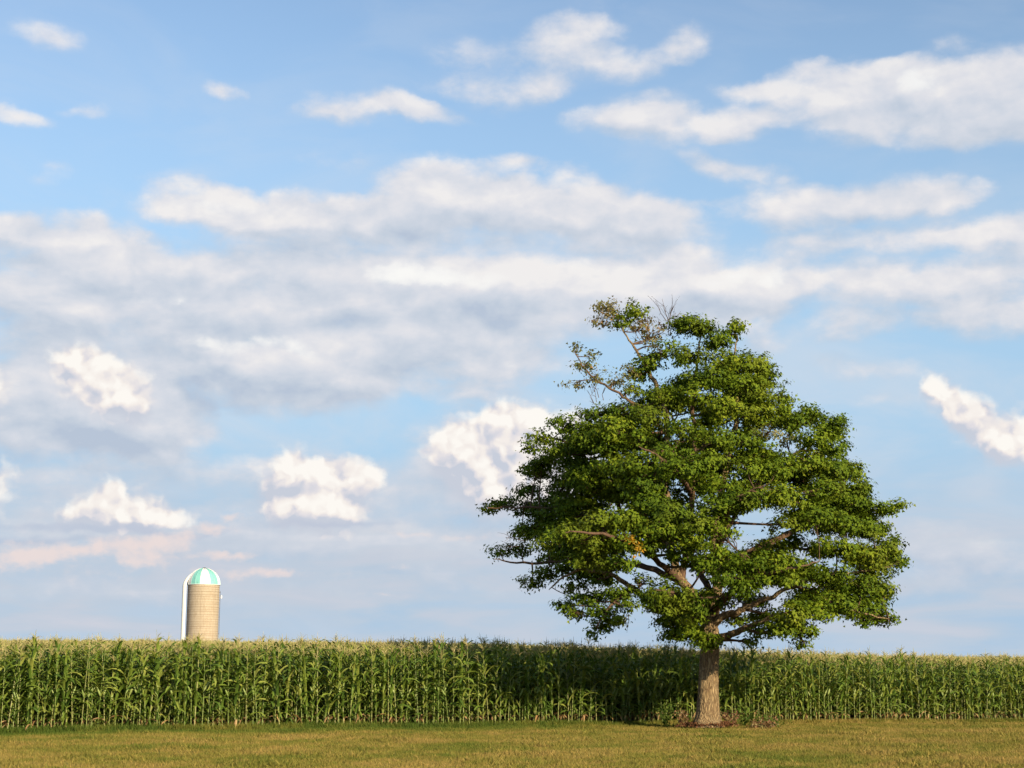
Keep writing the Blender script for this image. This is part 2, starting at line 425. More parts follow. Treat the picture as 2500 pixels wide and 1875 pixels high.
def box(mb, lo, hi):
    x0, y0, z0 = lo; x1, y1, z1 = hi
    v = [(x0,y0,z0),(x1,y0,z0),(x1,y1,z0),(x0,y1,z0),(x0,y0,z1),(x1,y0,z1),(x1,y1,z1),(x0,y1,z1)]
    mb.add(v, [(0,3,2,1),(4,5,6,7),(0,1,5,4),(1,2,6,5),(2,3,7,6),(3,0,4,7)])

def material(name):
    m = bpy.data.materials.new(name); m.use_nodes = True
    return m, NT(m.node_tree)
def finish(N, col, rough=0.6, bump=None, bump_d=0.01, trans=None, spec=0.3, metal=0.0):
    p = N.node('ShaderNodeBsdfPrincipled')
    N.put(p.inputs['Base Color'], tuple(col) + (1.0,) if isinstance(col, tuple) and len(col) == 3 else col)
    N.put(p.inputs['Roughness'], rough); p.inputs['Metallic'].default_value = metal
    p.inputs['Specular IOR Level'].default_value = spec
    if bump is not None:
        b = N.node('ShaderNodeBump'); b.inputs['Distance'].default_value = bump_d; N.put(b.inputs['Height'], bump)
        N.put(p.inputs['Normal'], b.outputs[0])
    sh = p.outputs[0]
    if trans is not None:
        tcol, tf = trans
        tr = N.node('ShaderNodeBsdfTranslucent')
        N.put(tr.inputs[0], tuple(tcol) + (1.0,) if isinstance(tcol, tuple) and len(tcol) == 3 else tcol)
        mx = N.node('ShaderNodeMixShader'); mx.inputs[0].default_value = tf
        N.put(mx.inputs[1], sh); N.put(mx.inputs[2], tr.outputs[0]); sh = mx.outputs[0]
    o = N.node('ShaderNodeOutputMaterial'); N.put(o.inputs[0], sh)

def leaf_material(name, stops, tr=0.22, rough=0.45, spec=0.35, patch=None, patch_scale=0.6, shuffle=True):
    """a leaf: colour differs from leaf to leaf (attribute rnd or object random), with broad natural patches"""
    m, N = material(name)
    at_ = N.node('ShaderNodeAttribute'); at_.attribute_name = 'rnd'
    oi = N.node('ShaderNodeObjectInfo')
    f = N.math('FRACT', N.math('ADD', at_.outputs['Fac'], oi.outputs['Random'])) if shuffle else at_.outputs['Fac']
    col = N.ramp(f, stops)
    if patch:
        g = N.node('ShaderNodeNewGeometry')
        n = N.noise(g.outputs['Position'], patch_scale, 3.0, 0.6)
        col = N.mix(N.math('MULTIPLY', N.smooth(n, 0.48, 0.72), 0.65), col, patch)
    tcol = N.mix(1.0, col, (1.5, 1.35, 0.6, 1.0), 'MULTIPLY')
    finish(N, col, rough, None, 0, (tcol, tr), spec)
    return m

# ================================================================== terrain
A0 = np.array([-14.8, 45.0]); A1 = np.array([19.0, 56.5])
EDGE_DIR = (A1 - A0) / np.linalg.norm(A1 - A0)
EDGE_N = np.array([-EDGE_DIR[1], EDGE_DIR[0]])       # into the field
def sstep(t): t = np.clip(t, 0, 1); return t * t * (3 - 2 * t)
def edge_dist(x, y): return (x - A0[0]) * EDGE_N[0] + (y - A0[1]) * EDGE_N[1]
def ground_z(x, y):
    x = np.asarray(x, float); y = np.asarray(y, float)
    s = edge_dist(x, y)
    rise = 1.72 - 1.02 * sstep((x + 12) / 62.0)
    z = rise * sstep(s / 105.0) * (1 - sstep((s - 120) / 160.0))
    z = z + 0.05 * np.sin(x * 0.21 + 1.0) * np.sin(y * 0.13) + 0.03 * np.sin(x * 0.9 + 0.4 * y) * 0.6
    z = z - 0.07 * np.exp(-((x + 16) / 7.0) ** 2) * np.exp(-((y - 43) / 8.0) ** 2)
    return z * sstep((y + 10) / 25.0)

# ground sheet: fine near, coarse far
gx = np.concatenate([-np.geomspace(3000, 60, 22), np.arange(-56, 76, 1.5), np.geomspace(80, 3000, 22)])
gy = np.concatenate([-np.geomspace(800, 12, 10), np.arange(-8, 20, 4.0), np.arange(20, 64, 0.8), np.arange(66, 180, 4.0), np.geomspace(190, 4500, 24)])
GX, GY = np.meshgrid(gx, gy, indexing='ij')
GZ = ground_z(GX, GY)
V = np.stack([GX, GY, GZ], -1).reshape(-1, 3)
i, j = np.meshgrid(np.arange(len(gx) - 1), np.arange(len(gy) - 1), indexing='ij'); ny = len(gy)
F = np.stack([i * ny + j, (i + 1) * ny + j, (i + 1) * ny + j + 1, i * ny + j + 1], -1).reshape(-1, 4)

def lawn_colour(N, pos):
    """dry yellow-brown mown grass with greener patches, greener along the corn"""
    n1 = N.noise(N.vmath('MULTIPLY', pos, (1.0, 0.8, 0.0)), 0.30, 6.0, 0.68)
    n2 = N.noise(N.vmath('MULTIPLY', pos, (1.0, 0.7, 0.0)), 1.3, 5.0, 0.65)
    f = N.math('ADD', N.math('MULTIPLY', n1, 0.6), N.math('MULTIPLY', n2, 0.4))
    d = N.vmath('DOT_PRODUCT', pos, (float(EDGE_N[0]), float(EDGE_N[1]), 0.0))
    d = N.math('SUBTRACT', d, float(A0 @ EDGE_N))
    strip = N.smooth(N.math('ADD', d, N.math('MULTIPLY', N.math('SUBTRACT', n2, 0.5), 4.0)), -5.2, -1.2)
    sx_ = N.node('ShaderNodeSeparateXYZ'); N.put(sx_.inputs[0], pos)
    strip = N.math('MULTIPLY', strip, N.smooth(sx_.outputs[0], -6.0, 9.0, 0.15, 0.03))
    f = N.math('SUBTRACT', f, strip)
    f = N.math('SUBTRACT', f, N.smooth(sx_.outputs[0], 4.0, 12.0, 0.0, -0.02))
    return N.ramp(f, [(0.32, (0.074, 0.112, 0.020)), (0.41, (0.130, 0.146, 0.028)), (0.49, (0.205, 0.178, 0.042)), (0.58, (0.285, 0.210, 0.066))]), n2
m_ground, N = material('lawn_soil')
g = N.node('ShaderNodeNewGeometry')
col, n2 = lawn_colour(N, g.outputs['Position'])
d = N.math('SUBTRACT', N.vmath('DOT_PRODUCT', g.outputs['Position'], (float(EDGE_N[0]), float(EDGE_N[1]), 0.0)), float(A0 @ EDGE_N))
nf = N.noise(g.outputs['Position'], 9.0, 4.0, 0.7)
col = N.mix(N.smooth(nf, 0.35, 0.7), N.mix(0.5, col, (0.055, 0.045, 0.02, 1)), col)
col = N.mix(N.smooth(d, -0.55, -0.1), col, (0.075, 0.052, 0.032, 1))
finish(N, col, 0.95, nf, 0.03, None, 0.1)
ground = link(bpy.data.objects.new('ground', mesh_np('ground', V, [F], m_ground, True)))
tag(ground, 'wide grass verge and farm field soil under the corn', kind='structure')

# ------------------------------------------------------------------ geometry-nodes scatter (stuff only)
def scatter(name, pts, rot, scl, idx, protos, kind='stuff', label=None):
    coll = bpy.data.collections.new(name + '_kinds')
    for k, me in enumerate(protos):
        coll.objects.link(bpy.data.objects.new('%s_kind_%s' % (name, 'abcdefghijklmnop'[k]), me))
    me = mesh_np(name, pts, [], None, attrs={'rot': ('POINT', 'FLOAT_VECTOR', rot.astype(np.float32)),
                 'scl': ('POINT', 'FLOAT', scl.astype(np.float32)), 'idx': ('POINT', 'INT', idx.astype(np.int32))})
    o = link(bpy.data.objects.new(name, me))
    ng = bpy.data.node_groups.new(name + '_scatter', 'GeometryNodeTree')
    ng.interface.new_socket('Geometry', in_out='INPUT', socket_type='NodeSocketGeometry')
    ng.interface.new_socket('Geometry', in_out='OUTPUT', socket_type='NodeSocketGeometry')
    n = ng.nodes; l = ng.links
    gi = n.new('NodeGroupInput'); go = n.new('NodeGroupOutput')
    m2p = n.new('GeometryNodeMeshToPoints')
    iop = n.new('GeometryNodeInstanceOnPoints'); ci = n.new('GeometryNodeCollectionInfo')
    ci.inputs['Collection'].default_value = coll
    ci.inputs['Separate Children'].default_value = True
    ci.inputs['Reset Children'].default_value = True
    iop.inputs['Pick Instance'].default_value = True
    def attr(nm, typ):
        a = n.new('GeometryNodeInputNamedAttribute'); a.data_type = typ; a.inputs['Name'].default_value = nm
        return a.outputs['Attribute']
    l.new(gi.outputs[0], m2p.inputs[0]); l.new(m2p.outputs[0], iop.inputs['Points'])
    l.new(ci.outputs[0], iop.inputs['Instance'])
    l.new(attr('idx', 'INT'), iop.inputs['Instance Index'])
    e2r = n.new('FunctionNodeEulerToRotation'); l.new(attr('rot', 'FLOAT_VECTOR'), e2r.inputs[0])
    l.new(e2r.outputs[0], iop.inputs['Rotation'])
    l.new(attr('scl', 'FLOAT'), iop.inputs['Scale'])
    l.new(iop.outputs[0], go.inputs[0])
    md = o.modifiers.new('scatter', 'NODES'); md.node_group = ng
    tag(o, label, kind=kind)
    return o

# ================================================================== corn
m_leafc = leaf_material('corn_leaf', [(0.0, (0.058, 0.106, 0.018)), (0.35, (0.104, 0.166, 0.024)), (0.7, (0.166, 0.224, 0.034)), (1.0, (0.26, 0.280, 0.060))], tr=0.22, rough=0.5, spec=0.22)
m_stalk = leaf_material('corn_stalk', [(0.0, (0.14, 0.19, 0.045)), (0.6, (0.21, 0.245, 0.07)), (1.0, (0.29, 0.28, 0.11))], tr=0.05, rough=0.5)
m_tassel = leaf_material('corn_tassel', [(0.0, (0.30, 0.31, 0.09)), (0.5, (0.42, 0.38, 0.15)), (1.0, (0.56, 0.46, 0.25))], tr=0.25, rough=0.8, spec=0.1)
m_husk = leaf_material('corn_husk', [(0.0, (0.17, 0.24, 0.06)), (1.0, (0.27, 0.32, 0.10))], tr=0.1)
m_dry = leaf_material('dry_leaf', [(0.0, (0.30, 0.17, 0.07)), (1.0, (0.48, 0.32, 0.16))], tr=0.15, rough=0.8, spec=0.1)

def ribbon(base, azim, L, w, up0, droop, twist, segs=6, curl=0.0):
    """a corn leaf: arching folded blade"""
    t = np.linspace(0, 1, segs + 1)
    ang = up0 - droop * t ** 1.5                       # elevation angle along the blade
    ds = L / segs
    r = np.concatenate([[0], np.cumsum(np.cos((ang[:-1] + ang[1:]) / 2) * ds)])
    z = np.concatenate([[0], np.cumsum(np.sin((ang[:-1] + ang[1:]) / 2) * ds)])
    az_ = azim + curl * t ** 2
    ca, sa = np.cos(az_), np.sin(az_)
    P = np.stack([r * ca, r * sa, z], -1) + base
    tang = np.gradient(P, axis=0); tang /= np.linalg.norm(tang, axis=1, keepdims=True)
    side = np.stack([-sa, ca, np.zeros_like(ca)], -1)
    nrm = np.cross(tang, side)
    tw = twist * t
    sd_ = side * np.cos(tw)[:, None] + nrm * np.sin(tw)[:, None]
    nn = np.cross(tang, sd_)
    wid = w * np.sin(np.pi * np.clip(0.16 + 0.84 * t, 0, 1)) ** 0.7 * 0.5
    wid[-1] = 0.002
    wave = 0.012 * np.sin(t * 14 + azim)
    Lf = P + sd_ * wid[:, None] - nn * (wid * 0.35 + wave)[:, None] * -1
    Rt = P - sd_ * wid[:, None] - nn * (wid * 0.35 - wave)[:, None] * -1
    n = segs + 1
    V = np.concatenate([Lf, P, Rt])
    k = np.arange(segs)
    F = np.concatenate([np.stack([k, k + 1, n + k + 1, n + k], -1), np.stack([n + k, n + k + 1, 2 * n + k + 1, 2 * n + k], -1)])
    return V, F

def corn_proto(seed):
    """returns list of (part name, MB, material) for one plant, 1 unit scale = metres, about 2.35 m tall"""
    global random
    r = random.Random(seed)
    H = r.uniform(2.02, 2.22)
    lean = np.array([r.uniform(-.05, .05), r.uniform(-.05, .05), 0])
    parts = []
    def P(z): return np.array([0, 0, z]) + lean * (z / H) ** 2 * 1.5
    st = MB(); zs = np.linspace(0, H, 9)
    tube(st, [P(z) for z in zs], 0.0135 * (1 - 0.5 * zs / H), 6, True, rand=r.random())
    for z in np.arange(0.12, 1.9, 0.19):
        tube(st, [P(z - 0.008), P(z + 0.008)], 0.017 * (1 - 0.5 * z / H), 6, False, rand=r.random())
    parts.append(('stalk', st, m_stalk))
    plane = 0.0
    nl = r.randint(14, 16)
    for k in range(nl):
        f = k / (nl - 1)
        z = 0.13 + f * (H - 0.21)
        az_ = plane + math.pi * (k % 2) + r.uniform(-.45, .45)
        L = (0.42 + 0.43 * math.sin(math.pi * min(1, 0.12 + f * 0.86))) * r.uniform(.85, 1.12)
        w = 0.074 * (0.62 + 0.5 * math.sin(math.pi * (0.1 + f * 0.75))) * r.uniform(.9, 1.1)
        up0 = R(r.uniform(48, 66) + 12 * f)
        dr = R(r.uniform(80, 150) * (1.0 if f < .85 else .55))
        if f > 0.88: L *= 0.75
        b = MB()
        V, F = ribbon(P(z), az_, L, w, up0, dr, r.uniform(-1.0, 1.0), 6, r.uniform(-.35, .35))
        b.add(V, F, r.random())
        mt = m_dry if (k == 0 and r.random() < .55) else m_leafc
        parts.append(('leaf', b, mt))
    t = MB()
    top = P(H)
    tube(t, [top, top + [lean[0] * .4, lean[1] * .4, .16], top + [lean[0], lean[1], .33]], [.0055, .0075, .002], 4, rand=r.random())
    for k in range(r.randint(8, 11)):
        a = r.uniform(0, 2 * math.pi); sp = r.uniform(.35, .95); LL = r.uniform(.14, .24); z0 = r.uniform(0.01, .12)
        b0 = top + [0, 0, z0]
        d1 = np.array([math.cos(a) * math.sin(sp), math.sin(a) * math.sin(sp), math.cos(sp)])
        d2 = np.array([math.cos(a) * math.sin(sp + .5), math.sin(a) * math.sin(sp + .5), math.cos(sp + .5)])
        tube(t, [b0, b0 + d1 * LL * .5, b0 + d1 * LL * .5 + d2 * LL * .5], [.0035, .0065, .002], 3, rand=r.random())
    parts.append(('tassel', t, m_tassel))
    if r.random() < .8:
        e = MB(); ze = r.uniform(.9, 1.15); a = plane + math.pi * r.randint(0, 1) + .4
        d1 = np.array([math.cos(a) * .42, math.sin(a) * .42, .9])
        b0 = P(ze)
        tube(e, [b0, b0 + d1 * .05, b0 + d1 * .13, b0 + d1 * .21, b0 + d1 * .27], [.012, .026, .030, .020, .006], 7, rand=r.random())
        parts.append(('ear', e, m_husk))
    return parts

NKIND = 9
protos_parts = [corn_proto(100 + k) for k in range(NKIND)]
part_meshes = [[(nm, b.mesh('corn_' + nm, mt, nm != 'stalk', True)) for nm, b, mt in pp] for pp in protos_parts]
# joined whole-plant meshes for the field mass
whole = []
for pp in protos_parts:
    mats = [m_stalk, m_leafc, m_tassel, m_husk, m_dry]
    vs, q, t3, r_, mi4, mi3 = [], [], [], [], [], []
    n0 = 0
    for nm, b, mt in pp:
        k = mats.index(mt)
        V_ = np.concatenate(b.v)
        for fs, fl in b.f.items():
            fc = np.concatenate(fl) + n0
            (q if fs == 4 else t3).append(fc); (mi4 if fs == 4 else mi3).extend([k] * len(fc))
        vs.append(V_); r_.append(np.concatenate(b.rand)); n0 += len(V_)
    whole.append(mesh_np('corn_plant_mass', np.concatenate(vs), [np.concatenate(q), np.concatenate(t3)], mats, True,
                 {'rnd': ('POINT', 'FLOAT', np.concatenate(r_).astype(np.float32))}, mi4 + mi3))

ROW, GAP = 0.76, 0.165
def height_scale(x): return 1.09 - 0.15 * sstep((x + 6) / 26.0)
def row_points(s, t0, t1):
    n = int((t1 - t0) / GAP)
    t = t0 + np.arange(n) * GAP + rng.uniform(-.045, .045, n)
    keep = rng.random(n) > 0.05
    t = t[keep]; ss = s + rng.normal(0, .03, len(t))
    x = A0[0] + EDGE_DIR[0] * t + EDGE_N[0] * ss; y = A0[1] + EDGE_DIR[1] * t + EDGE_N[1] * ss
    return x, y
def in_frame(x, y): return np.abs(x) / y < 1290.0 / F_PX
cand = []
for k in range(0, 3):
    x, y = row_points(k * ROW, -14, 56)
    cand += [(yy, xx) for xx, yy in zip(x, y)]
cand = np.array(cand)
dist = np.hypot(cand[:, 0], cand[:, 1])
vis = in_frame(cand[:, 1], cand[:, 0])
# front row first, then the second row where it is nearest
sd_edge = edge_dist(cand[:, 1], cand[:, 0])
score = np.where(vis, dist + sd_edge * 12.0, 1e6)
order = np.argsort(score)[:300]
ind = np.zeros(len(cand), bool); ind[order] = True
zones = [(-99, -9.2, 'tall green corn plant in the lit front rows of the field, left of the silo', 'corn plants in the front rows left of the silo'),
         (-9.2, -7.0, 'tall green corn plant in the lit front rows of the field, straight below the silo', 'corn plants in the front rows below the silo'),
         (-7.0, -1.0, 'tall sunlit corn plant with pale stalk, in the front rows right of the silo', 'corn plants in the front rows right of the silo'),
         (-1.0, 5.4, 'corn plant in the front rows with its top in the shadow of the maple', 'corn plants in the front rows shaded by the maple'),
         (5.4, 7.4, 'corn plant in the front rows close behind the maple trunk', 'corn plants in the front rows behind the trunk'),
         (7.4, 99, 'shorter yellowish green corn plant in the front rows right of the maple trunk', 'corn plants in the front rows right of the maple')]
def place_corn(x, y):
    k = random.randrange(NKIND)
    o = bpy.data.objects.new('corn_plant', None)
    o.empty_display_size = 0.1
    o.location = (x, y, float(ground_z(x, y)) - .01)
    s = height_scale(x) * random.triangular(.84, 1.10, 1.0)
    o.rotation_euler = (random.gauss(0, .045), random.gauss(0, .045), random.uniform(0, 6.283))
    o.scale = (s, s, s)
    for z0, z1, lab, grp in zones:
        if z0 <= x < z1: tag(o, lab, 'corn plant', grp)
    COL.objects.link(o)
    for nm, me in part_meshes[k]:
        c = bpy.data.objects.new(nm, me); c.parent = o; COL.objects.link(c)
for (y, x) in cand[order]: place_corn(float(x), float(y))
# the rest of the field
rest = cand[~ind]
px_, py_ = [rest[:, 1]], [rest[:, 0]]
for k in range(3, 150):
    s = k * ROW
    half_w = 16 + (45 + s) * 0.45
    tc_ = 20 + s * -0.05
    x, y = row_points(s, tc_ - half_w - 2, tc_ + half_w + 4)
    thin = 1.0 if k < 60 else 0.75
    kp = rng.random(len(x)) < thin
    kp &= np.abs(x) < y * 0.50 + 6
    px_.append(x[kp]); py_.append(y[kp])
X = np.concatenate(px_); Y = np.concatenate(py_)
n = len(X)
pts = np.stack([X, Y, ground_z(X, Y) - .01], -1)
rot = np.stack([rng.normal(0, .03, n), rng.normal(0, .03, n), rng.uniform(0, 6.283, n)], -1)
scl = height_scale(X) * rng.uniform(.88, 1.07, n)
scatter('cornfield', pts, rot, scl, rng.integers(0, NKIND, n), whole, label='mass of tall corn plants filling the field behind the front rows')
print('corn points', n)

# ================================================================== silo
SD = 305.0
sc0 = at(497.5, 1428, SD)
SR = 3.05
dome_z = sc0.z
sil_gz = float(ground_z(sc0.x, SD)) - .2
silo = bpy.data.objects.new('silo', None); silo.location = (sc0.x, SD, sil_gz); COL.objects.link(silo)
tag(silo, 'tall concrete stave silo with striped teal and white dome beyond the cornfield', 'silo')
Hs = dome_z - sil_gz
toward = math.atan2(-SD, -sc0.x)             # angle of the direction to the camera
def sp(phi, r, z):                           # phi in degrees, to the right as seen from the road
    a = toward + R(phi); return (r * math.cos(a), r * math.sin(a), z)
m_stave, N = material('silo_concrete')
tco = N.node('ShaderNodeTexCoord'); sxx = N.node('ShaderNodeSeparateXYZ'); N.put(sxx.inputs[0], tco.outputs['Object'])
cb = N.node('ShaderNodeCombineXYZ'); N.put(cb.inputs[0], N.math('MULTIPLY', N.math('ARCTAN2', sxx.outputs[1], sxx.outputs[0]), SR)); N.put(cb.inputs[1], sxx.outputs[2])
br = N.node('ShaderNodeTexBrick'); N.put(br.inputs['Vector'], cb.outputs[0])
br.inputs['Scale'].default_value = 1.0; br.inputs['Brick Width'].default_value = 0.30; br.inputs['Row Height'].default_value = 0.76
br.inputs['Mortar Size'].default_value = 0.018; br.inputs['Mortar Smooth'].default_value = 0.3; br.inputs['Bias'].default_value = -0.2
br.inputs['Color1'].default_value = (0.40, 0.335, 0.25, 1); br.inputs['Color2'].default_value = (0.43, 0.365, 0.275, 1); br.inputs['Mortar'].default_value = (0.30, 0.245, 0.18, 1)
nb = N.noise(tco.outputs['Object'], 0.7, 5.0, 0.65); 
stv = N.node('ShaderNodeMapping'); N.put(stv.inputs['Vector'], tco.outputs['Object']); stv.inputs['Scale'].default_value = (2.5, 2.5, 0.12)
ns = N.noise(stv.outputs[0], 1.2, 4.0, 0.6)
col = N.mix(N.smooth(nb, 0.45, 0.75, 0, .45), br.outputs['Color'], (0.30, 0.22, 0.14, 1))
col = N.mix(N.smooth(ns, 0.50, 0.75, 0, .45), col, (0.24, 0.17, 0.11, 1))
finish(N, col, 0.9, br.outputs['Fac'], -0.02, None, 0.15)
b = MB(); nz = 2; ns_ = 72
ang = np.arange(ns_) * 2 * math.pi / ns_
vv = [(SR * math.cos(a), SR * math.sin(a), 0) for a in ang] + [(SR * math.cos(a), SR * math.sin(a), Hs) for a in ang]
k = np.arange(ns_); b.add(vv, np.stack([k, (k + 1) % ns_, ns_ + (k + 1) % ns_, ns_ + k], -1))
b.build('wall', m_stave, silo, True)
m_hoop, N = material('rusty_hoop'); finish(N, (0.26, 0.17, 0.10), 0.8, None, 0, None, .3, .2)
hm = MB(); kk = np.arange(49) * 2 * math.pi / 48
tube(hm, np.stack([(SR + .02) * np.cos(kk), (SR + .02) * np.sin(kk), 0 * kk], -1), .022, 4, False)
hoop_me = hm.mesh('hoop', m_hoop)
z = .5; kz = 0
while z < Hs - .15:
    o = bpy.data.objects.new('hoop', hoop_me); o.location = (0, 0, z + random.uniform(-.03, .03)); link(o, silo)
    z += .40 + .10 * (z / Hs) ; kz += 1
def paint(name, c, c2, amt):
    m, N = material(name)
    t = N.node('ShaderNodeTexCoord'); mp = N.node('ShaderNodeMapping'); N.put(mp.inputs['Vector'], t.outputs['Object']); mp.inputs['Scale'].default_value = (3, 3, .35)
    n = N.noise(mp.outputs[0], 1.6, 4.0, 0.6)
    finish(N, N.mix(N.smooth(n, .55, .72, 0, amt), c, c2), 0.38, n, 0.01, None, 0.5)
    return m
m_teal = paint('teal_paint', (0.19, 0.47, 0.42), (0.08, 0.20, 0.17), .7)
m_white = paint('white_paint', (0.70, 0.69, 0.64), (0.48, 0.43, 0.34), .35)
for kp in range(20):
    f0 = -13 + 18 * kp; pair = ((kp // 2) % 2)
    b = MB(); cols_, rows_ = 3, 9
    Vp = []
    for r_ in range(rows_ + 1):
        el_ = r_ / rows_ * R(88)
        for c_ in range(cols_ + 1):
            ph = f0 + 18 * c_ / cols_ + (0.25 if c_ == 0 else -.25 if c_ == cols_ else 0)
            rr = (SR + .10) * math.cos(el_) * (1 + (0.006 if c_ in (0, cols_) else 0))
            Vp.append(sp(ph, rr, Hs + (SR + .18) * math.sin(el_)))
    Fp = [(r_ * 4 + c_, r_ * 4 + c_ + 1, r_ * 4 + c_ + 5, r_ * 4 + c_ + 4) for r_ in range(rows_) for c_ in range(cols_)]
    b.add(Vp, Fp)
    o = b.build('dome_panel', m_white if pair == 0 else m_teal, silo, True)
    o['label'] = 'white dome panel' if pair == 0 else 'teal dome panel'
    rb = MB(); tube(rb, [sp(f0, (SR + .13) * math.cos(e_), Hs + (SR + .21) * math.sin(e_)) for e_ in np.linspace(0, R(86), 9)], .028, 4, False)
    rb.build('rib', m_white if pair == 0 else m_teal, silo)
b = MB(); tube(b, [sp(a, SR + .09, Hs - .02) for a in np.linspace(0, 360, 61)], .07, 6, False); b.build('dome_rim', m_white, silo, True)
m_dark, N = material('dark_metal'); finish(N, (0.08, 0.075, 0.07), 0.6)
b = MB(); tube(b, [(0, 0, Hs + SR + .08), (0, 0, Hs + SR + .22), (0, 0, Hs + SR + .30), (0, 0, Hs + SR + .34)], [.42, .42, .30, .05], 14); b.build('cap', m_dark, silo, True)
# unloading chute: white half round, up the left side and over the edge of the dome
b = MB()
path = []; 
for z in np.linspace(0, Hs - .3, 12): path.append((SR + .42, z, 0))
for e_ in np.linspace(3, 52, 12): path.append(((SR + .42 - .72 * e_ / 52) * math.cos(R(e_)), Hs + (SR + .42 - .72 * e_ / 52) * math.sin(R(e_)), R(e_)))
rows = []
CH = -86
for q, (r_, z_, e_) in enumerate(path):
    w = .58 - .2 * max(0, q - 11) / 12
    for t_ in np.linspace(-100, 100, 13):
        off = w * math.cos(R(t_)); side_ = w * math.sin(R(t_)) * 1.02
        a = toward + R(CH); er = np.array([math.cos(a), math.sin(a)]); et = np.array([-math.sin(a), math.cos(a)])
        rad_ = r_ + off * math.cos(e_); zz = z_ + off * math.sin(e_)
        p2 = er * rad_ + et * side_
        rows.append((p2[0], p2[1], zz))
nn_ = 13
Fp = [(q * nn_ + c_, q * nn_ + c_ + 1, (q + 1) * nn_ + c_ + 1, (q + 1) * nn_ + c_) for q in range(len(path) - 1) for c_ in range(nn_ - 1)]
b.add(rows, Fp); b.build('chute', m_white, silo, True)
b = MB()
for z in np.arange(1.0, Hs, .92):
    tube(b, [tuple(np.array(sp(CH, SR + .42, z)) + np.array([math.cos(toward + R(CH)) * .585 * math.cos(t_) - math.sin(toward + R(CH)) * .6 * math.sin(t_), math.sin(toward + R(CH)) * .585 * math.cos(t_) + math.cos(toward + R(CH)) * .6 * math.sin(t_), 0])) for t_ in np.linspace(-1.6, 1.6, 9)], .018, 4, False)
b.build('chute_bands', m_white, silo)
# thin filler pipe with brackets on the right side
b = MB(); tube(b, [sp(93, SR + .16, 0), sp(93, SR + .16, Hs - 1.2)], .045, 6)
for z in np.arange(1.5, Hs - 1.2, 1.6): tube(b, [sp(93, SR, z), sp(93, SR + .2, z)], .03, 5)
b.build('filler_pipe', m_dark, silo)
b = MB(); tube(b, [sp(96, SR + .05, Hs - 2.4), sp(96, SR + .45, Hs - 2.4)], .03, 5); tube(b, [sp(96, SR + .42, Hs - 2.55), sp(96, SR + .42, Hs - 2.0)], .14, 10); b.build('yard_lamp', m_white, silo)

# ================================================================== maple
TD = 48.0
MPP = TD / F_PX / math.cos(PITCH) if False else TD / F_PX
tb = at(1727, 1768, TD)
TX, TZ = tb.x, float(ground_z(tb.x, TD))
def TP(px, py, d=0.0):
    """photo point (2500 px) seen at the depth TD + d, relative to the tree's base"""
    p = at(px, py, TD + d)
    return np.array([p.x - TX, p.y - TD, p.z - TZ])
maple = bpy.data.objects.new('maple_tree', None); maple.location = (TX, TD, TZ); COL.objects.link(maple)
tag(maple, 'large lone maple with dense green crown on the grass in front of the corn', 'tree')

m_bark, N = material('bark')
t = N.node('ShaderNodeTexCoord'); mp = N.node('ShaderNodeMapping'); N.put(mp.inputs['Vector'], t.outputs['Object']); mp.inputs['Scale'].default_value = (1, 1, .16)
n1 = N.noise(mp.outputs[0], 14.0, 6.0, 0.65, 0.6); n2 = N.noise(t.outputs['Object'], 2.2, 4.0, 0.6)
v = N.node('ShaderNodeTexVoronoi', feature='DISTANCE_TO_EDGE'); v.inputs['Scale'].default_value = 11.0
N.put(v.inputs['Vector'], N.vmath('ADD', mp.outputs[0], N.vmath('SCALE', n1, None) if False else mp.outputs[0]))
crack = N.smooth(v.outputs['Distance'], 0.0, 0.22)
hgt = N.math('ADD', N.math('MULTIPLY', crack, .6), n1)
col = N.ramp(n1, [(0.28, (0.14, 0.088, 0.042)), (0.5, (0.30, 0.212, 0.112)), (0.72, (0.42, 0.31, 0.175))])
col = N.mix(N.math('MULTIPLY', N.math('SUBTRACT', 1.0, crack), .7), col, (0.085, 0.052, 0.032, 1))
col = N.mix(N.smooth(n2, .5, .75, 0, .35), col, (0.24, 0.21, 0.14, 1))
finish(N, col, 0.92, hgt, 0.035, None, 0.12)
m_twig, N = material('branch_bark')
t = N.node('ShaderNodeTexCoord'); n1 = N.noise(t.outputs['Object'], 7.0, 5.0, 0.6)
finish(N, N.ramp(n1, [(0.3, (0.055, 0.034, 0.022)), (0.7, (0.155, 0.095, 0.062))]), 0.9, n1, 0.02, None, 0.1)

# trunk: swelling root flare, long bark ridges
tl = [(1727,1775),(1727,1766),(1727.5,1755),(1728,1740),(1729,1700),(1730,1650),(1732,1600),(1735,1565),(1733,1540),(1729,1515)]
tr_ = [.50,.44,.385,.345,.31,.29,.28,.275,.245,.20]
C = np.array([TP(x, y, 0) for x, y in tl]); zz = np.linspace(C[0, 2], C[-1, 2], 90)
cx = np.interp(zz, C[:, 2], C[:, 0]); rr = np.interp(zz, C[:, 2], tr_)
NS = 64; th = np.arange(NS) * 2 * math.pi / NS
Z, T = np.meshgrid(zz, th, indexing='ij')
ph = [random.uniform(0, 6.28) for _ in range(12)]
warp = T + 0.10 * np.sin(Z * 2.3 + ph[0]) + 0.05 * np.sin(Z * 6.1 + ph[1]) + .04 * np.sin(Z * 11 + 3 * T)
ridge = np.abs(np.sin(warp * 8 + .7 * np.sin(Z * 3.1 + ph[2]))) * .6 + np.abs(np.sin(warp * 13 + ph[3] + .9 * np.sin(Z * 4.7 + ph[4]))) * .4
flare = np.exp(-np.clip(Z, 0, None) / .22)
rad = rr[:, None] * (1 + .05 * np.sin(2 * T + ph[5]) + .18 * flare * np.abs(np.sin(2.5 * T + ph[6]))) + .030 * (ridge - .5) * (rr[:, None] / .33) + rng.normal(0, .003, Z.shape)
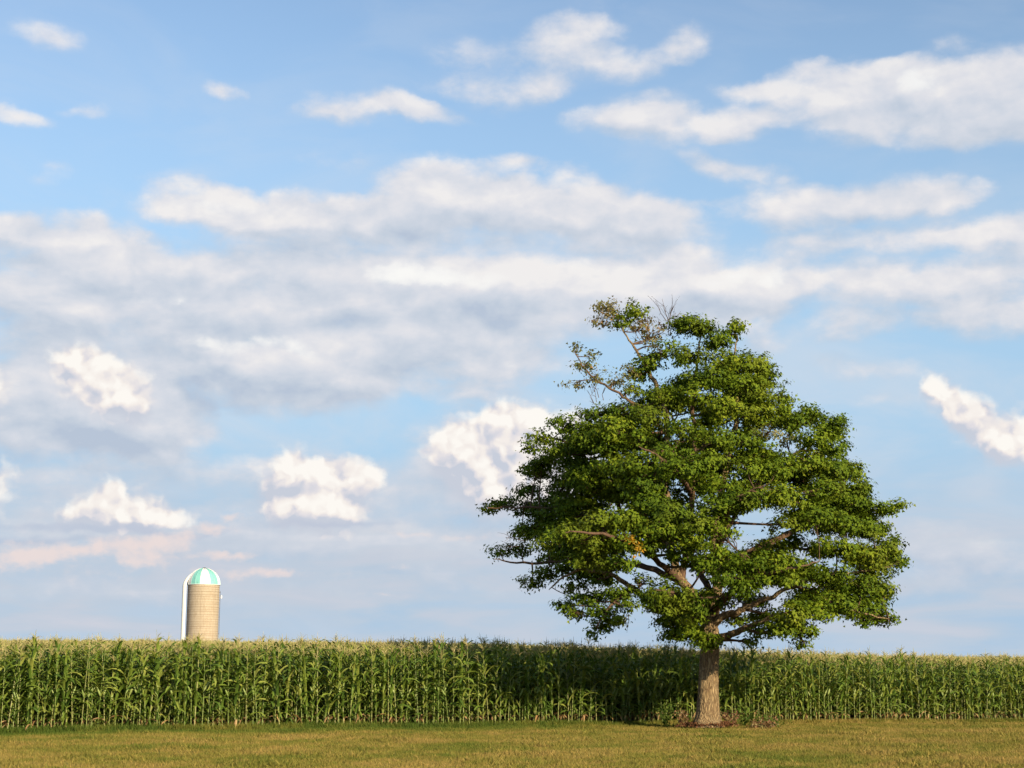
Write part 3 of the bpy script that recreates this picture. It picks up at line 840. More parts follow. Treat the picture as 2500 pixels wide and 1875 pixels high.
V = np.stack([cx[:, None] + rad * np.cos(T), rad * np.sin(T) , Z], -1).reshape(-1, 3)
i, j = np.meshgrid(np.arange(len(zz) - 1), np.arange(NS), indexing='ij'); j2 = (j + 1) % NS
b = MB(); b.add(V, np.stack([i * NS + j, i * NS + j2, (i + 1) * NS + j2, (i + 1) * NS + j], -1).reshape(-1, 4))
b.build('trunk', m_bark, maple, True)

LIMBS = [  # (px, py, depth offset, radius m), 2500 px units
 [(1735,1570,0,.24),(1722,1515,-.05,.20),(1700,1462,-.1,.175),(1657,1408,-.2,.15),(1638,1325,-.2,.125),(1625,1200,-.1,.11),(1628,1100,0,.10),(1626,1020,0,.09),(1600,940,.1,.07),(1570,880,.1,.05),(1535,830,.1,.03),(1500,775,.1,.012)],
 [(1662,1420,-.2,.12),(1672,1370,-.3,.10),(1680,1300,-.4,.09),(1692,1200,-.4,.08),(1698,1100,-.3,.07),(1690,1000,-.2,.06),(1700,900,-.1,.045),(1712,815,0,.015)],
 [(1738,1560,.1,.20),(1745,1480,.2,.17),(1750,1400,.3,.15),(1745,1300,.3,.125),(1762,1200,.3,.10),(1782,1100,.3,.08),(1800,1000,.2,.06),(1792,900,.1,.04),(1800,820,0,.012)],
 [(1742,1572,0,.15),(1765,1555,-.2,.125),(1790,1548,-.5,.105),(1830,1530,-1,.09),(1900,1505,-1.8,.065),(2000,1485,-2.2,.055),(2100,1495,-2,.03),(2170,1512,-1.6,.012)],
 [(1736,1530,0,.15),(1765,1505,-.2,.12),(1795,1497,-.4,.105),(1840,1475,-.7,.085),(1890,1455,-1.2,.065),(1960,1420,-1.6,.06),(2060,1400,-1.5,.035),(2170,1385,-1,.012)],
 [(1748,1440,.3,.12),(1830,1360,.6,.10),(1930,1300,.8,.075),(2050,1265,.8,.045),(2185,1235,.6,.012)],
 [(1756,1260,.3,.09),(1850,1180,.8,.07),(1950,1100,1,.045),(2045,1035,.6,.012)],
 [(1745,1400,.3,.10),(1850,1335,2,.08),(1950,1290,3.5,.05),(2050,1230,4.2,.015)],
 [(1702,1505,-.1,.14),(1650,1495,-.4,.115),(1602,1478,-.8,.10),(1545,1435,-1.2,.08),(1480,1400,-1.4,.06),(1400,1395,-1.4,.04),(1340,1440,-1.2,.012)],
 [(1548,1438,-1.2,.06),(1500,1470,-1.8,.045),(1455,1530,-2.2,.012)],
 [(1660,1420,0,.11),(1560,1380,.7,.09),(1430,1368,1.3,.065),(1300,1375,1.6,.04),(1205,1365,1.4,.012)],
 [(1642,1335,0,.10),(1540,1270,1.5,.08),(1400,1245,2.5,.055),(1280,1240,2.8,.035),(1190,1240,2.4,.012)],
 [(1628,1180,0,.08),(1540,1130,.8,.065),(1430,1090,1,.045),(1320,1065,.4,.012)],
 [(1627,1060,0,.065),(1570,1000,-.3,.05),(1510,960,-.5,.038),(1440,915,-.6,.025),(1400,855,-.6,.010)],
 [(1660,1415,-.2,.10),(1600,1365,-1.8,.08),(1540,1325,-3.2,.06),(1440,1300,-4.2,.035),(1380,1300,-4.4,.012)],
 [(1722,1510,-.1,.11),(1695,1475,-1.8,.08),(1650,1450,-3.8,.05),(1600,1440,-4.8,.015)],
 [(1742,1490,0,.12),(1800,1435,-2,.09),(1860,1405,-3.6,.06),(1940,1385,-4.2,.03),(2000,1370,-4,.012)],
 [(1746,1350,0,.10),(1765,1285,-2,.07),(1790,1225,-3.6,.045),(1850,1190,-4,.015)],
 [(1692,1210,-.4,.08),(1645,1150,-2,.06),(1600,1110,-3.2,.035),(1560,1090,-3.4,.012)],
 [(1742,1460,.2,.12),(1700,1380,2.2,.09),(1650,1290,4.2,.05),(1600,1250,4.8,.015)],
 [(1746,1350,.3,.10),(1800,1250,2.2,.07),(1850,1190,3.8,.04),(1900,1150,4,.012)],
 [(1692,1160,-.2,.07),(1660,1060,1.8,.05),(1620,980,3,.03),(1600,930,3,.01)],
 [(1712,1560,-.1,.12),(1700,1530,-.5,.09),(1688,1512,-.8,.07),(1670,1500,-1.4,.03),(1650,1500,-2,.012)],
]
def smooth_path(P, rad, n=6):
    P = np.asarray(P, float); rad = np.asarray(rad, float)
    t = np.arange(len(P)); tt = np.linspace(0, len(P) - 1, (len(P) - 1) * n + 1)
    Q = []
    for x in tt:
        i1 = min(int(x), len(P) - 2); f = x - i1
        p0 = P[max(i1 - 1, 0)]; p1 = P[i1]; p2 = P[i1 + 1]; p3 = P[min(i1 + 2, len(P) - 1)]
        Q.append(0.5 * ((2 * p1) + (p2 - p0) * f + (2 * p0 - 5 * p1 + 4 * p2 - p3) * f * f + (3 * p1 - p0 - 3 * p2 + p3) * f ** 3))
    return np.array(Q), np.interp(tt, t, rad)
limb_paths = []; limb_objs = []
for L in LIMBS:
    P = [TP(a, b_, d_) for a, b_, d_, r_ in L]; rd = [r_ for *_, r_ in L]
    Q, rq = smooth_path(P, rd)
    Q[1:-1] += rng.normal(0, .018, Q[1:-1].shape)
    limb_paths.append((Q, rq))
    mb = MB(); tube(mb, Q, rq, 10, True, .05)
    limb_objs.append(mb.build('limb', m_bark if rd[0] > .13 else m_twig, maple, True))

# crown: pads of foliage (px, py, rx, ry in 2212 px units, depth offset m, density)
PADS = [
 (1300,690,30,15,.3,.55),(1318,664,30,15,.3,.6),(1345,690,34,22,.3,.7),(1375,668,26,24,.2,.75),(1388,700,24,22,.3,.6),(1400,725,26,16,.2,.35),(1430,715,28,22,.2,.3),(1420,745,28,20,.2,.35),(1300,660,14,16,.3,.5),
 (1475,700,34,20,0,.9),(1520,712,38,22,-.2,1),(1550,735,38,26,-.3,1),(1592,704,16,14,.1,.9),(1576,722,20,14,.1,.9),(1440,750,34,20,-.2,.7),
 (1400,778,34,22,0,1),(1490,768,44,22,-.8,1),(1560,780,44,24,-.8,1),(1610,785,36,20,-.2,1),(1650,798,24,20,0,1),(1645,825,26,18,0,1),(1380,800,26,26,.3,1),
 (1530,812,46,26,-1.4,1),(1598,828,50,24,-1,1),(1438,850,30,24,-1.2,1.1),(1500,850,46,26,-1.6,1),(1650,862,44,18,-.3,1),(1695,855,20,13,.2,.9),(1560,878,52,26,-1.8,1),(1630,890,48,24,-1,1),(1690,882,30,16,-.2,.9),
 (1247,752,10,12,-.5,.4),(1262,790,22,18,-.5,.5),(1240,826,24,9,-.5,.45),(1290,812,28,12,-.5,.5),(1330,822,30,12,-.5,.55),(1365,838,26,16,-.4,.7),(1276,765,10,10,-.5,.35),(1355,800,22,14,-.1,.4),
 (1340,882,48,16,-.6,.9),(1285,890,38,16,-.4,.9),(1225,915,44,18,-.2,.85),(1170,943,34,18,0,.8),(1150,962,26,12,0,.7),(1262,945,44,24,-.8,1),(1325,925,52,28,-1.4,1.1),(1400,900,46,26,-1.4,1),(1195,972,36,16,.1,.7),(1380,950,50,22,-1.5,1),(1300,965,44,18,-1,.9),
 (1160,1012,48,18,4.0,1.2),(1225,1035,54,24,4.4,1.2),(1088,1084,40,12,6.0,1),(1060,1096,26,9,5.8,.8),(1140,1096,50,17,5.6,1.1),(1200,1090,60,32,4.6,1.3),(1160,1140,58,22,4.2,1.2),(1128,1150,34,10,5.8,.85),(1080,1190,32,12,5.2,.8),(1125,1185,40,14,5,.8),(1280,1075,56,34,4,1.2),(1240,1120,50,26,4,1.1),(1140,1060,36,18,5.2,1.1),
 (1145,1255,32,14,1.4,.9),(1180,1238,38,15,1.5,1),(1225,1225,38,15,1.6,1),(1260,1240,36,14,1,.8),
 (1235,1148,50,24,-3.4,1.1),(1300,1125,58,26,-3.8,1.1),(1280,1165,54,24,-3.7,1.1),(1350,1120,50,26,-4,1.1),(1350,1165,44,24,-4,1),(1265,1205,48,20,-3,1),(1335,1212,50,20,-3.4,1),(1225,1185,34,16,-2.6,.9),(1400,1180,38,20,-3.8,.9),
 (1405,1085,48,20,-3.6,1),(1450,1105,56,24,-4.4,1.1),(1500,1130,50,22,-4.6,1.1),(1420,1140,50,22,-4.4,1.1),(1550,1145,40,18,-4.2,1),(1480,1160,40,16,-4.3,.9),
 (1385,1000,58,28,-3,1.1),(1450,975,48,26,-2.8,1.1),(1465,1015,60,24,-3.6,1.2),(1395,1045,54,24,-3.2,1),(1330,1005,44,22,-2,1),(1290,1010,36,18,-1.4,.9),
 (1480,925,50,26,-2.4,1.1),(1545,945,56,26,-3,1.1),(1525,995,54,26,-3.2,1),(1605,950,50,24,-2.2,1),(1560,1040,58,28,-3.6,1),(1640,975,46,24,-2.2,.9),(1660,930,34,18,-1.4,.6),(1700,950,28,20,-.8,.35),
 (1615,1010,58,28,-3.4,1.1),(1680,1005,50,28,-2.8,1),(1600,1075,58,26,-4,1.1),(1680,1070,58,28,-3.8,1.1),(1540,1090,44,22,-4,1),
 (1722,912,36,20,-.8,.9),(1745,890,20,20,0,.95),(1790,912,36,18,0,.9),(1815,910,14,14,0,.8),(1760,945,52,26,-1.2,1.1),(1805,965,32,28,-.4,1),(1745,995,48,24,-1.6,1),(1800,1010,48,26,-1.2,1),(1842,1015,26,20,0,.95),(1850,1050,34,20,-.2,1),(1780,1055,58,28,-2.6,1.1),(1840,1080,46,22,-1,1),
 (1880,1102,44,18,-.2,.95),(1922,1096,26,12,.3,.85),(1944,1087,12,8,.3,.8),(1760,1110,56,26,-3.2,1.1),(1822,1130,58,24,-2.6,1.1),(1878,1145,46,20,-1.2,.95),(1700,1130,50,22,-3.4,.8),
 (1905,1185,44,20,-.8,.95),(1930,1170,22,14,0,.8),(1942,1208,24,12,0,.85),(1862,1195,58,24,-2.2,1.1),(1800,1180,58,22,-2.6,1),(1895,1228,46,20,-1,1),(1855,1262,54,22,-2.2,1.1),(1785,1235,58,22,-2.6,1),(1900,1275,36,18,-.8,.9),
 (1885,1308,42,22,-1.2,1),(1915,1335,28,16,-.8,.9),(1832,1312,50,20,-2.2,1),(1860,1338,34,12,-1.6,.8),(1800,1300,50,20,-2.8,1),(1740,1300,44,16,-3,.9),
 (1765,1318,44,20,-3.2,1.1),(1710,1325,46,22,-3.8,1.1),(1680,1358,42,18,-3.4,1),(1735,1362,36,18,-3,1),(1735,1385,16,10,-2.4,.8),(1610,1385,24,10,-1,.7),(1640,1360,30,14,-1.4,.7),
 (1625,1205,46,20,-4.4,1.1),(1680,1215,52,24,-4.4,1.1),(1740,1225,42,20,-3.6,1),(1650,1245,40,18,-4,.9),(1700,1250,44,16,-3.8,.9),
 (1570,1240,46,26,-4.6,1.1),(1600,1270,36,20,-4.4,1),(1525,1215,36,20,-4,.9),(1545,1180,36,16,-4,.8),(1560,1205,34,18,-4.2,.9),
 (1445,1278,50,26,-4.8,1.2),(1490,1300,36,22,-4.6,1.1),(1430,1310,40,18,-4.4,1.1),(1405,1285,26,14,-4,.9),(1500,1335,22,14,-3,.9),
 (1525,1384,34,14,-1.0,1.4),(1492,1364,32,14,-1.0,1.2),(1470,1340,24,12,-1.1,1),(1440,1335,24,12,-.8,.8),(1448,1372,22,12,-.6,.8),(1410,1315,16,8,-1,.6),
 (1270,1290,46,14,-1.2,1),(1330,1280,46,16,-1.6,1),(1220,1305,24,12,-1.2,.8),(1245,1320,28,12,-1.4,.9),(1300,1318,40,12,-2,.9),(1350,1308,34,12,-2,.8),(1328,1335,24,12,-2,.9),(1302,1348,24,12,-1.8,.9),(1287,1362,13,9,-1.8,.8),(1385,1260,30,16,-2,.7),
 (1240,1265,40,12,.4,.8),(1300,1250,44,14,.2,.8),
]
POLY = np.array([(1290,690),(1325,655),(1378,655),(1420,700),(1475,690),(1560,715),(1585,765),(1640,780),(1655,840),(1700,870),(1750,900),(1810,915),(1815,960),(1845,1000),(1860,1060),(1860,1085),(1920,1110),(1900,1150),(1930,1200),(1905,1240),(1895,1290),(1910,1330),(1840,1335),(1770,1340),(1740,1360),(1650,1360),(1600,1330),(1560,1340),(1520,1370),(1450,1350),(1430,1300),(1350,1290),(1290,1300),(1230,1280),(1220,1230),(1190,1200),(1180,1170),(1185,1140),(1180,1100),(1185,1060),(1190,1020),(1200,985),(1190,945),(1260,915),(1345,875),(1385,850),(1370,790),(1350,740)], float)
def inside(x, y):
    c = False; n_ = len(POLY); j_ = n_ - 1
    for i_ in range(n_):
        xi, yi = POLY[i_]; xj, yj = POLY[j_]
        if (yi > y) != (yj > y) and x < (xj - xi) * (y - yi) / (yj - yi) + xi: c = not c
        j_ = i_
    return c
HOLES = [(1640,1133,62,20),(1530,1260,20,22),(1700,945,34,22),(1555,1345,40,30),(1400,1215,22,16),(1430,915,22,18),(1325,1300,40,12),(1300,1105,24,14),(1585,1240,0,0),(1650,1280,36,14),(1210,1250,26,12),(1460,1240,20,30),(1570,1170,20,16),(1830,1165,24,10),(1350,1250,36,14),(1600,1325,20,10),(1430,790,26,26),(1380,740,30,26),(1470,910,12,20),(1250,985,30,12)]
tries = 0; back = []
while len(back) < 95 and tries < 5000:
    tries += 1
    y = random.uniform(690, 1350); x = random.uniform(1080, 1930)
    if not inside(x, y): continue
    if any(h[2] and ((x - h[0]) / (h[2] + 42)) ** 2 + ((y - h[1]) / (h[3] + 16)) ** 2 < 1 for h in HOLES): continue
    prof = min(1.0, (y - 640) / 330.0)
    hw = 420 * prof + 60
    q = 1 - ((x - 1510) / hw) ** 2
    if q <= 0.02: q = 0.05
    d_ = math.sqrt(q) * 4.9 * prof * random.uniform(-.15, 1.0)
    if any(abs(x - b_[0]) < 40 and abs(y - b_[1]) < 18 and abs(d_ - b_[4]) < 1.2 for b_ in back): continue
    back.append((x, y, random.uniform(42, 60), random.uniform(18, 28), d_, .85))
core = []; tries = 0
while len(core) < 62 and tries < 6000:                 # dense inner crown, close to the stems
    tries += 1
    y = random.uniform(800, 1290); x = random.uniform(1180, 1860)
    if not inside(x, y) or not inside(x - 50, y) or not inside(x + 50, y) or not inside(x, y + 25): continue
    if any(h[2] and ((x - h[0]) / (h[2] + 46)) ** 2 + ((y - h[1]) / (h[3] + 18)) ** 2 < 1 for h in HOLES): continue
    if any(abs(x - b_[0]) < 55 and abs(y - b_[1]) < 24 for b_ in core): continue
    core.append((x, y, random.uniform(40, 58), random.uniform(20, 28), random.uniform(.4, 2.8), 1.15))
allpads = PADS + back + core
EXTRA = [(1590,1335,40,14,.8,.9),(1650,1325,40,16,1.5,1),(1560,1300,30,14,2,.9),(1700,1345,46,16,-1.5,1),(1620,1290,40,16,1.2,1),(1215,1060,50,30,4.2,1.2),(1180,1125,44,26,5,1.2),(1270,1110,50,30,4.2,1.2),(1230,990,40,20,2,1),(1290,1040,44,26,2.2,1.2),(1330,1060,46,26,1,1.2),(1290,930,40,20,.8,1.2),(1250,950,40,20,1.6,1.2),(1330,920,40,20,.6,1.1),(1215,962,34,16,2.2,1.2),(1195,985,36,16,2.6,1.2),(1172,1000,34,14,3.2,1.1),(1470,1192,42,20,-3,1),(1502,1215,32,16,-2.6,1),(1535,1292,28,18,-1.5,1),(1592,1215,30,16,-3,1),(1262,1002,36,20,.8,1.3),(1300,1015,40,22,0,1.2),(1240,975,34,16,.9,1)]  # more pads; the dense left ones are added to shade the foliage behind
allpads += EXTRA

m_maple = leaf_material('maple_leaf', [(0.0, (0.030, 0.058, 0.005)), (0.35, (0.066, 0.110, 0.007)), (0.7, (0.122, 0.172, 0.009)), (1.0, (0.205, 0.235, 0.016))],
                        tr=0.15, rough=0.62, spec=0.10, patch=(0.150, 0.170, 0.016, 1), patch_scale=0.55, shuffle=False)
m_yellow = leaf_material('yellow_leaf', [(0.0, (0.20, 0.20, 0.02)), (0.4, (0.40, 0.27, 0.025)), (1.0, (0.50, 0.24, 0.02))], tr=0.3)
m_sparse = leaf_material('browning_leaf', [(0.0, (0.10, 0.13, 0.035)), (0.5, (0.17, 0.17, 0.05)), (0.8, (0.22, 0.17, 0.07)), (1.0, (0.28, 0.15, 0.07))], tr=0.3)

LEAF = np.array([(0, 0, 0), (.46, .22, .05), (.22, .46, -.03), (0, 1.0, -.10), (-.22, .46, -.03), (-.46, .22, .05), (.0, .42, .03)])
LF = np.array([(0, 1, 6), (1, 2, 6), (2, 3, 6), (3, 4, 6), (4, 5, 6), (5, 0, 6)])
def leaves(cent, out, size):
    """many leaves at once: centres, outward directions"""
    n_ = len(cent)
    nrm = out * 0.85 + np.array([0.0, 0.0, 0.42]) + rng.normal(0, .32, (n_, 3))
    nrm /= np.linalg.norm(nrm, axis=1, keepdims=True)
    tip = out * 0.7 + rng.normal(0, .6, (n_, 3)) + np.array([0, 0, -.45])
    tip -= nrm * np.sum(tip * nrm, 1, keepdims=True); tip /= np.linalg.norm(tip, axis=1, keepdims=True) + 1e-9
    sd_ = np.cross(tip, nrm)
    V_ = cent[:, None, :] + size[:, None, None] * (LEAF[None, :, 0:1] * sd_[:, None] + LEAF[None, :, 1:2] * tip[:, None] + LEAF[None, :, 2:3] * nrm[:, None])
    F_ = LF[None] + (np.arange(n_) * 7)[:, None, None]
    return V_.reshape(-1, 3), F_.reshape(-1, 3)
def pad_leaves(c, a, bdep, h, dens, lpt=20):
    nt_ = max(4, int(58 * dens * (a * bdep) ** .5 / .72 * (h / .3) ** .5))
    d_ = rng.normal(size=(nt_, 3)); d_ /= np.linalg.norm(d_, axis=1, keepdims=True)
    rr_ = rng.random(nt_) ** .30
    rr_ = np.where(rng.random(nt_) < .09, rng.uniform(1.0, 1.4, nt_), rr_)
    tc_ = c + d_ * rr_[:, None] * np.array([a, bdep, h]) * np.array([1.0, 1.0, 1.0])
    tc_[:, 2] -= .22 * h * (np.hypot(d_[:, 0], d_[:, 1]) * rr_) ** 2       # outer sprays droop
    cen = np.repeat(tc_, lpt, 0); outd = np.repeat(d_, lpt, 0)
    spread = np.abs(rng.normal(0, 1, (len(cen), 1)))
    jit = rng.normal(0, 1, (len(cen), 3)) * np.array([.10, .10, .055]) + outd * spread * .07
    cen = cen + jit
    return cen, outd, tc_
fol = {}; pad_info = []
for (x, y, rx, ry, d_, dens) in allpads:
    c_ = TP(x * S, y * S, d_ * .86)
    jz = random.uniform(.86, 1.06); a = rx * S * TD / F_PX * .78 * jz; h = ry * S * TD / F_PX * .74 * jz; dens = dens * (1.18 if dens > .8 else 1.0)
    ptone = random.random(); bd = max(.35, min(a, .75) * random.uniform(.8, 1.1))
    best = None
    for li, (Q, rq) in enumerate(limb_paths):
        dv = c_ - Q; dist_ = np.linalg.norm(dv * np.array([1, 1, 1.25]), axis=1) + np.where(Q[:, 2] > c_[2] + .1, 1.2, 0) + np.clip(rq - .09, 0, 1) * 6
        k_ = int(np.argmin(dist_))
        if best is None or dist_[k_] < best[0]: best = (dist_[k_], li, k_)
    _, li, k_ = best
    cen, outd, tc_ = pad_leaves(c_, a, bd, h, dens)
    sparse = dens < .62
    fol.setdefault((li, sparse), []).append((cen, outd, np.clip(rng.random(len(cen)) * .62 + ptone * .36, 0, .98)))
    # branch from the limb to the pad, with twigs out to its sprays
    Q, rq = limb_paths[li]; p0 = Q[k_]; r0 = min(rq[k_] * .62, .05) + .006
    mid = (p0 + c_) / 2 + np.array([0, 0, -.12 * np.linalg.norm(c_ - p0) * random.uniform(0, 1)]) + rng.normal(0, .06, 3)
    mb = MB(); P_, r_ = smooth_path([p0, mid, c_ + [0, 0, -.25 * h]], [r0, r0 * .7, r0 * .45], 4)
    tube(mb, P_, r_, 6, True)
    for q in range(min(len(tc_), 18 if sparse else 12)):
        e_ = tc_[q]; s0 = P_[-1 - (q % 4)]
        m_ = (s0 + e_) / 2 + rng.normal(0, .06, 3)
        tube(mb, [s0, m_, e_], [r0 * .36, r0 * .25, .005], 4, True)
    mb.build('branch', m_twig, limb_objs[li], True)
total = 0
for (li, sparse), lst in fol.items():
    cen = np.concatenate([a[0] for a in lst]); od = np.concatenate([a[1] for a in lst]); tone = np.concatenate([a[2] for a in lst])
    size = rng.uniform(.06, .13, len(cen)) * (.9 if sparse else 1)
    V_, F_ = leaves(cen, od, size)
    total += len(F_)
    me = mesh_np('foliage', V_, [F_], m_sparse if sparse else m_maple, False, {'rnd': ('POINT', 'FLOAT', np.repeat(tone, 7).astype(np.float32))})
    o = link(bpy.data.objects.new('foliage', me), limb_objs[li]); o['kind'] = 'stuff'
print('leaf tris', total, 'pads', len(allpads))
# one small spray already turned yellow
yc = TP(1377 * S, 1180 * S, -4.3)
cen = np.concatenate([yc + rng.normal(0, .085, (60, 3)), yc + [-.18, 0, .2] + rng.normal(0, .07, (30, 3))]); od = rng.normal(size=(90, 3)); od /= np.linalg.norm(od, axis=1, keepdims=True)
V_, F_ = leaves(cen, od, rng.uniform(.08, .13, 90))
me = mesh_np('yellow_foliage', V_, [F_], m_yellow, False, {'rnd': ('POINT', 'FLOAT', np.repeat(rng.random(90), 7).astype(np.float32))})
o = link(bpy.data.objects.new('yellow_foliage', me), limb_objs[14]); o['kind'] = 'stuff'; o['label'] = 'small spray of yellow leaves'
# bare dead twigs at the top and on the left
def bare(px, py, d_, n_, L_, up, parent, spread=.55):
    mb = MB(); b0 = TP(px * S, py * S, d_)
    for q in range(n_):
        dirn = np.array([random.gauss(0, spread), random.gauss(0, .4), up]); dirn /= np.linalg.norm(dirn)
        LL = L_ * random.uniform(.6, 1.1); p1 = b0 + rng.normal(0, .12, 3); 
        pm = p1 + dirn * LL * .5 + rng.normal(0, .04, 3); pe = p1 + dirn * LL + rng.normal(0, .05, 3)
        tube(mb, [p1, pm, pe], [.011, .008, .004], 4)
        for w in range(4):
            d2 = dirn + rng.normal(0, .55, 3); s_ = pm if w % 2 else (pm + pe) / 2
            tube(mb, [s_, s_ + d2 * LL * .22, s_ + d2 * LL * .36 + rng.normal(0, .03, 3)], [.006, .005, .003], 3)
    mb.build('dead_twigs', m_twig, parent)
bare(1440, 715, .1, 9, .95, 1.0, limb_objs[1]); bare(1395, 745, .2, 6, .8, .9, limb_objs[0]); bare(1290, 870, -.4, 6, .6, 1.0, limb_objs[13])
bare(1350, 1325, -1.8, 2, .4, -.8, limb_objs[8], .3); bare(1130, 1180, 2, 4, .7, .1, limb_objs[10], 1.2)

# ================================================================== grass
m_grass, N = material('grass_blade')
g = N.node('ShaderNodeNewGeometry'); col, n2 = lawn_colour(N, g.outputs['Position'])
at_ = N.node('ShaderNodeAttribute'); at_.attribute_name = 'rnd'
oi = N.node('ShaderNodeObjectInfo')
f = N.math('FRACT', N.math('ADD', at_.outputs['Fac'], oi.outputs['Random']))
v_ = N.ramp(f, [(0.0, (.70, .80, .65)), (0.5, (1.0, 1.0, 1.0)), (0.85, (1.18, 1.12, 1.05)), (1.0, (1.5, 1.32, 1.35))])
col = N.mix(1.0, col, v_, 'MULTIPLY')
finish(N, col, 0.6, None, 0, (N.mix(1.0, col, (1.2, 1.15, .8, 1), 'MULTIPLY'), .25), .05)
def tuft(seed, nb, spread, h, lean):
    r = random.Random(seed); vs = []; fs = []; rd = []
    for q in range(nb):
        x, y = r.gauss(0, spread), r.gauss(0, spread); a = r.uniform(0, 6.283); hh = h * r.uniform(.5, 1.25); w = r.uniform(.0035, .006) * (1 + h * 3)
        ln = r.gauss(0, lean) * hh; l2 = r.gauss(0, lean) * hh
        ca, sa = math.cos(a) * w, math.sin(a) * w; k = len(vs)
        vs += [(x - ca, y - sa, 0), (x + ca, y + sa, 0), (x + ca * .7 + ln * .4, y + sa * .7 + l2 * .4, hh * .6), (x - ca * .7 + ln * .4, y - sa * .7 + l2 * .4, hh * .6), (x + ln, y + l2, hh)]
        fs += [(k, k + 1, k + 2), (k, k + 2, k + 3), (k + 3, k + 2, k + 4)]; rd += [r.random()] * 5
    return mesh_np('grass_tuft', vs, [fs], m_grass, False, {'rnd': ('POINT', 'FLOAT', rd)})
def inst(name, x, y, s, kinds, label=None):
    n = len(x)
    rot = np.stack([rng.normal(0, .12, n), rng.normal(0, .12, n), rng.uniform(0, 6.283, n)], -1)
    return scatter(name, np.stack([x, y, ground_z(x, y) - .004], -1), rot, s, rng.integers(0, len(kinds), n), kinds, label=label)
n = 260000
y = 21 + rng.random(n) * 45; x = rng.uniform(-27, 33, n)
kp = (np.abs(x) < y * .36 + 4) & (edge_dist(x, y) < -.15) & (rng.random(n) < .35 + 18 / y)
x, y = x[kp], y[kp]
sc_ = rng.uniform(.7, 1.35, len(x)) * (1 + .5 * (np.sin(x * 1.3 + .7 * y) * np.sin(y * .9 - .3 * x) > .6))
inst('lawn_grass', x, y, sc_, [tuft(k, 16, .055, .055, .45) for k in range(6)], 'mown grass, dry and yellow with greener patches')
n = 2200
y = 21 + rng.random(n) * 36; x = rng.uniform(-20, 27, n)
cl = np.sin(x * .8 + 1.7 * np.sin(y * .5)) * np.sin(y * 1.1 + x * .35) + rng.normal(0, .35, n)
kp = (edge_dist(x, y) < -.4) & (cl > .45)
x, y = x[kp], y[kp]
inst('lawn_clumps', x, y, rng.uniform(.6, 1.5, len(x)), [tuft(40 + k, 14, .045, .10, .6) for k in range(4)], 'ragged unmown tufts and seed stalks in the lawn')
# taller green fringe along the corn
n = 9000
t = rng.uniform(-12, 50, n); s = -np.abs(rng.normal(0, .5, n)) + .35
x = A0[0] + EDGE_DIR[0] * t + EDGE_N[0] * s; y = A0[1] + EDGE_DIR[1] * t + EDGE_N[1] * s
inst('tall_grass', x, y, rng.uniform(.5, 1.3, n) * np.interp(x, [-8, 6], [1.15, .8]), [tuft(20 + k, 16, .06, .15, .35) for k in range(4)], 'taller green grass along the foot of the corn')

# ------------------------------------------------------------------ foot of the maple
m_litter = leaf_material('leaf_litter', [(0.0, (0.06, 0.026, 0.013)), (0.5, (0.13, 0.055, 0.026)), (1.0, (0.20, 0.11, 0.05))], tr=.05, rough=.9, spec=.1)
n = 1200
a = rng.uniform(0, 6.283, n); r_ = np.abs(rng.normal(0, .18, n)) + .34
lx = np.cos(a) * r_ * 1.25; ly = np.sin(a) * r_ * .9
lz = ground_z(TX + lx, TD + ly) - TZ + np.clip(.17 - .16 * (r_ - .3), .012, .2) + rng.uniform(0, .05, n)
od = rng.normal(size=(n, 3)); od /= np.linalg.norm(od, axis=1, keepdims=True)
V_, F_ = leaves(np.stack([lx, ly, lz], -1), od, rng.uniform(.05, .10, n))
me = mesh_np('leaf_litter', V_, [F_], m_litter, False, {'rnd': ('POINT', 'FLOAT', np.repeat(rng.random(n), 7).astype(np.float32))})
o = link(bpy.data.objects.new('leaf_litter', me)); o.location = (TX, TD, TZ); tag(o, 'ring of reddish brown fallen leaves round the foot of the maple', kind='stuff')
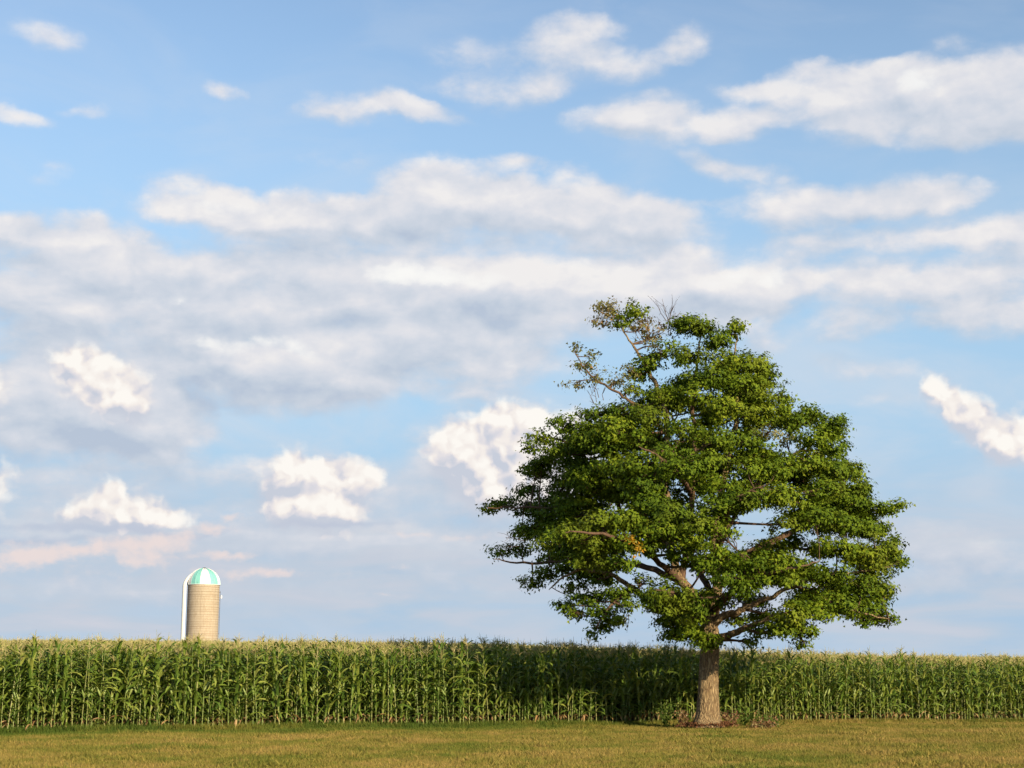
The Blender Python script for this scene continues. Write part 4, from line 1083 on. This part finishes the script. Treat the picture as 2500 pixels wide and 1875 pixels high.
m_weed = leaf_material('weed_leaf', [(0.0, (0.04, 0.08, 0.012)), (1.0, (0.10, 0.13, 0.022))], tr=.2, rough=.6, spec=.08)
m_rweed = leaf_material('dry_weed_leaf', [(0.0, (0.14, 0.070, 0.035)), (0.6, (0.24, 0.13, 0.06)), (1.0, (0.16, 0.15, 0.05))], tr=.2)
def weed(dx, dy, h, wdt, mt, ns, label):
    o = bpy.data.objects.new('weed_clump', None); o.location = (TX + dx, TD + dy, float(ground_z(TX + dx, TD + dy))); COL.objects.link(o)
    tag(o, label, 'weed', 'weeds around the foot of the maple')
    st = MB(); cs = []
    for q in range(ns):
        b0 = np.array([random.gauss(0, wdt * .4), random.gauss(0, wdt * .4), 0]); tp = b0 + [random.gauss(0, wdt * .6), random.gauss(0, wdt * .5), h * random.uniform(.6, 1.1)]
        tube(st, [b0, (b0 + tp) / 2 + rng.normal(0, .02, 3), tp], [.008, .006, .003], 4)
        for w in range(14): cs.append(b0 + (tp - b0) * random.uniform(.15, 1.05) + rng.normal(0, .05, 3))
    st.build('stem', mt, o)
    cs = np.array(cs); od = rng.normal(size=cs.shape); od /= np.linalg.norm(od, axis=1, keepdims=True)
    V_, F_ = leaves(cs, od, rng.uniform(.05, .11, len(cs)))
    f_ = link(bpy.data.objects.new('foliage', mesh_np('weed_foliage', V_, [F_], mt, False, {'rnd': ('POINT', 'FLOAT', np.repeat(rng.random(len(cs)), 7).astype(np.float32))})), o); f_['kind'] = 'stuff'
weed(-.72, .1, .55, .20, m_rweed, 12, 'reddish brown dry weeds against the left side of the maple trunk')
weed(-1.15, .9, .75, .28, m_weed, 14, 'dark green weeds left of the maple trunk, before the corn')
weed(.75, .5, .50, .22, m_rweed, 11, 'brown weeds just right of the maple trunk')
weed(1.25, .9, .62, .30, m_weed, 14, 'green leafy weeds right of the maple trunk, before the corn')
weed(1.55, -.5, .26, .32, m_rweed, 14, 'low brown weeds on the grass in front and right of the maple')
weed(1.9, .1, .34, .34, m_weed, 14, 'low green weeds farthest right of the maple trunk')
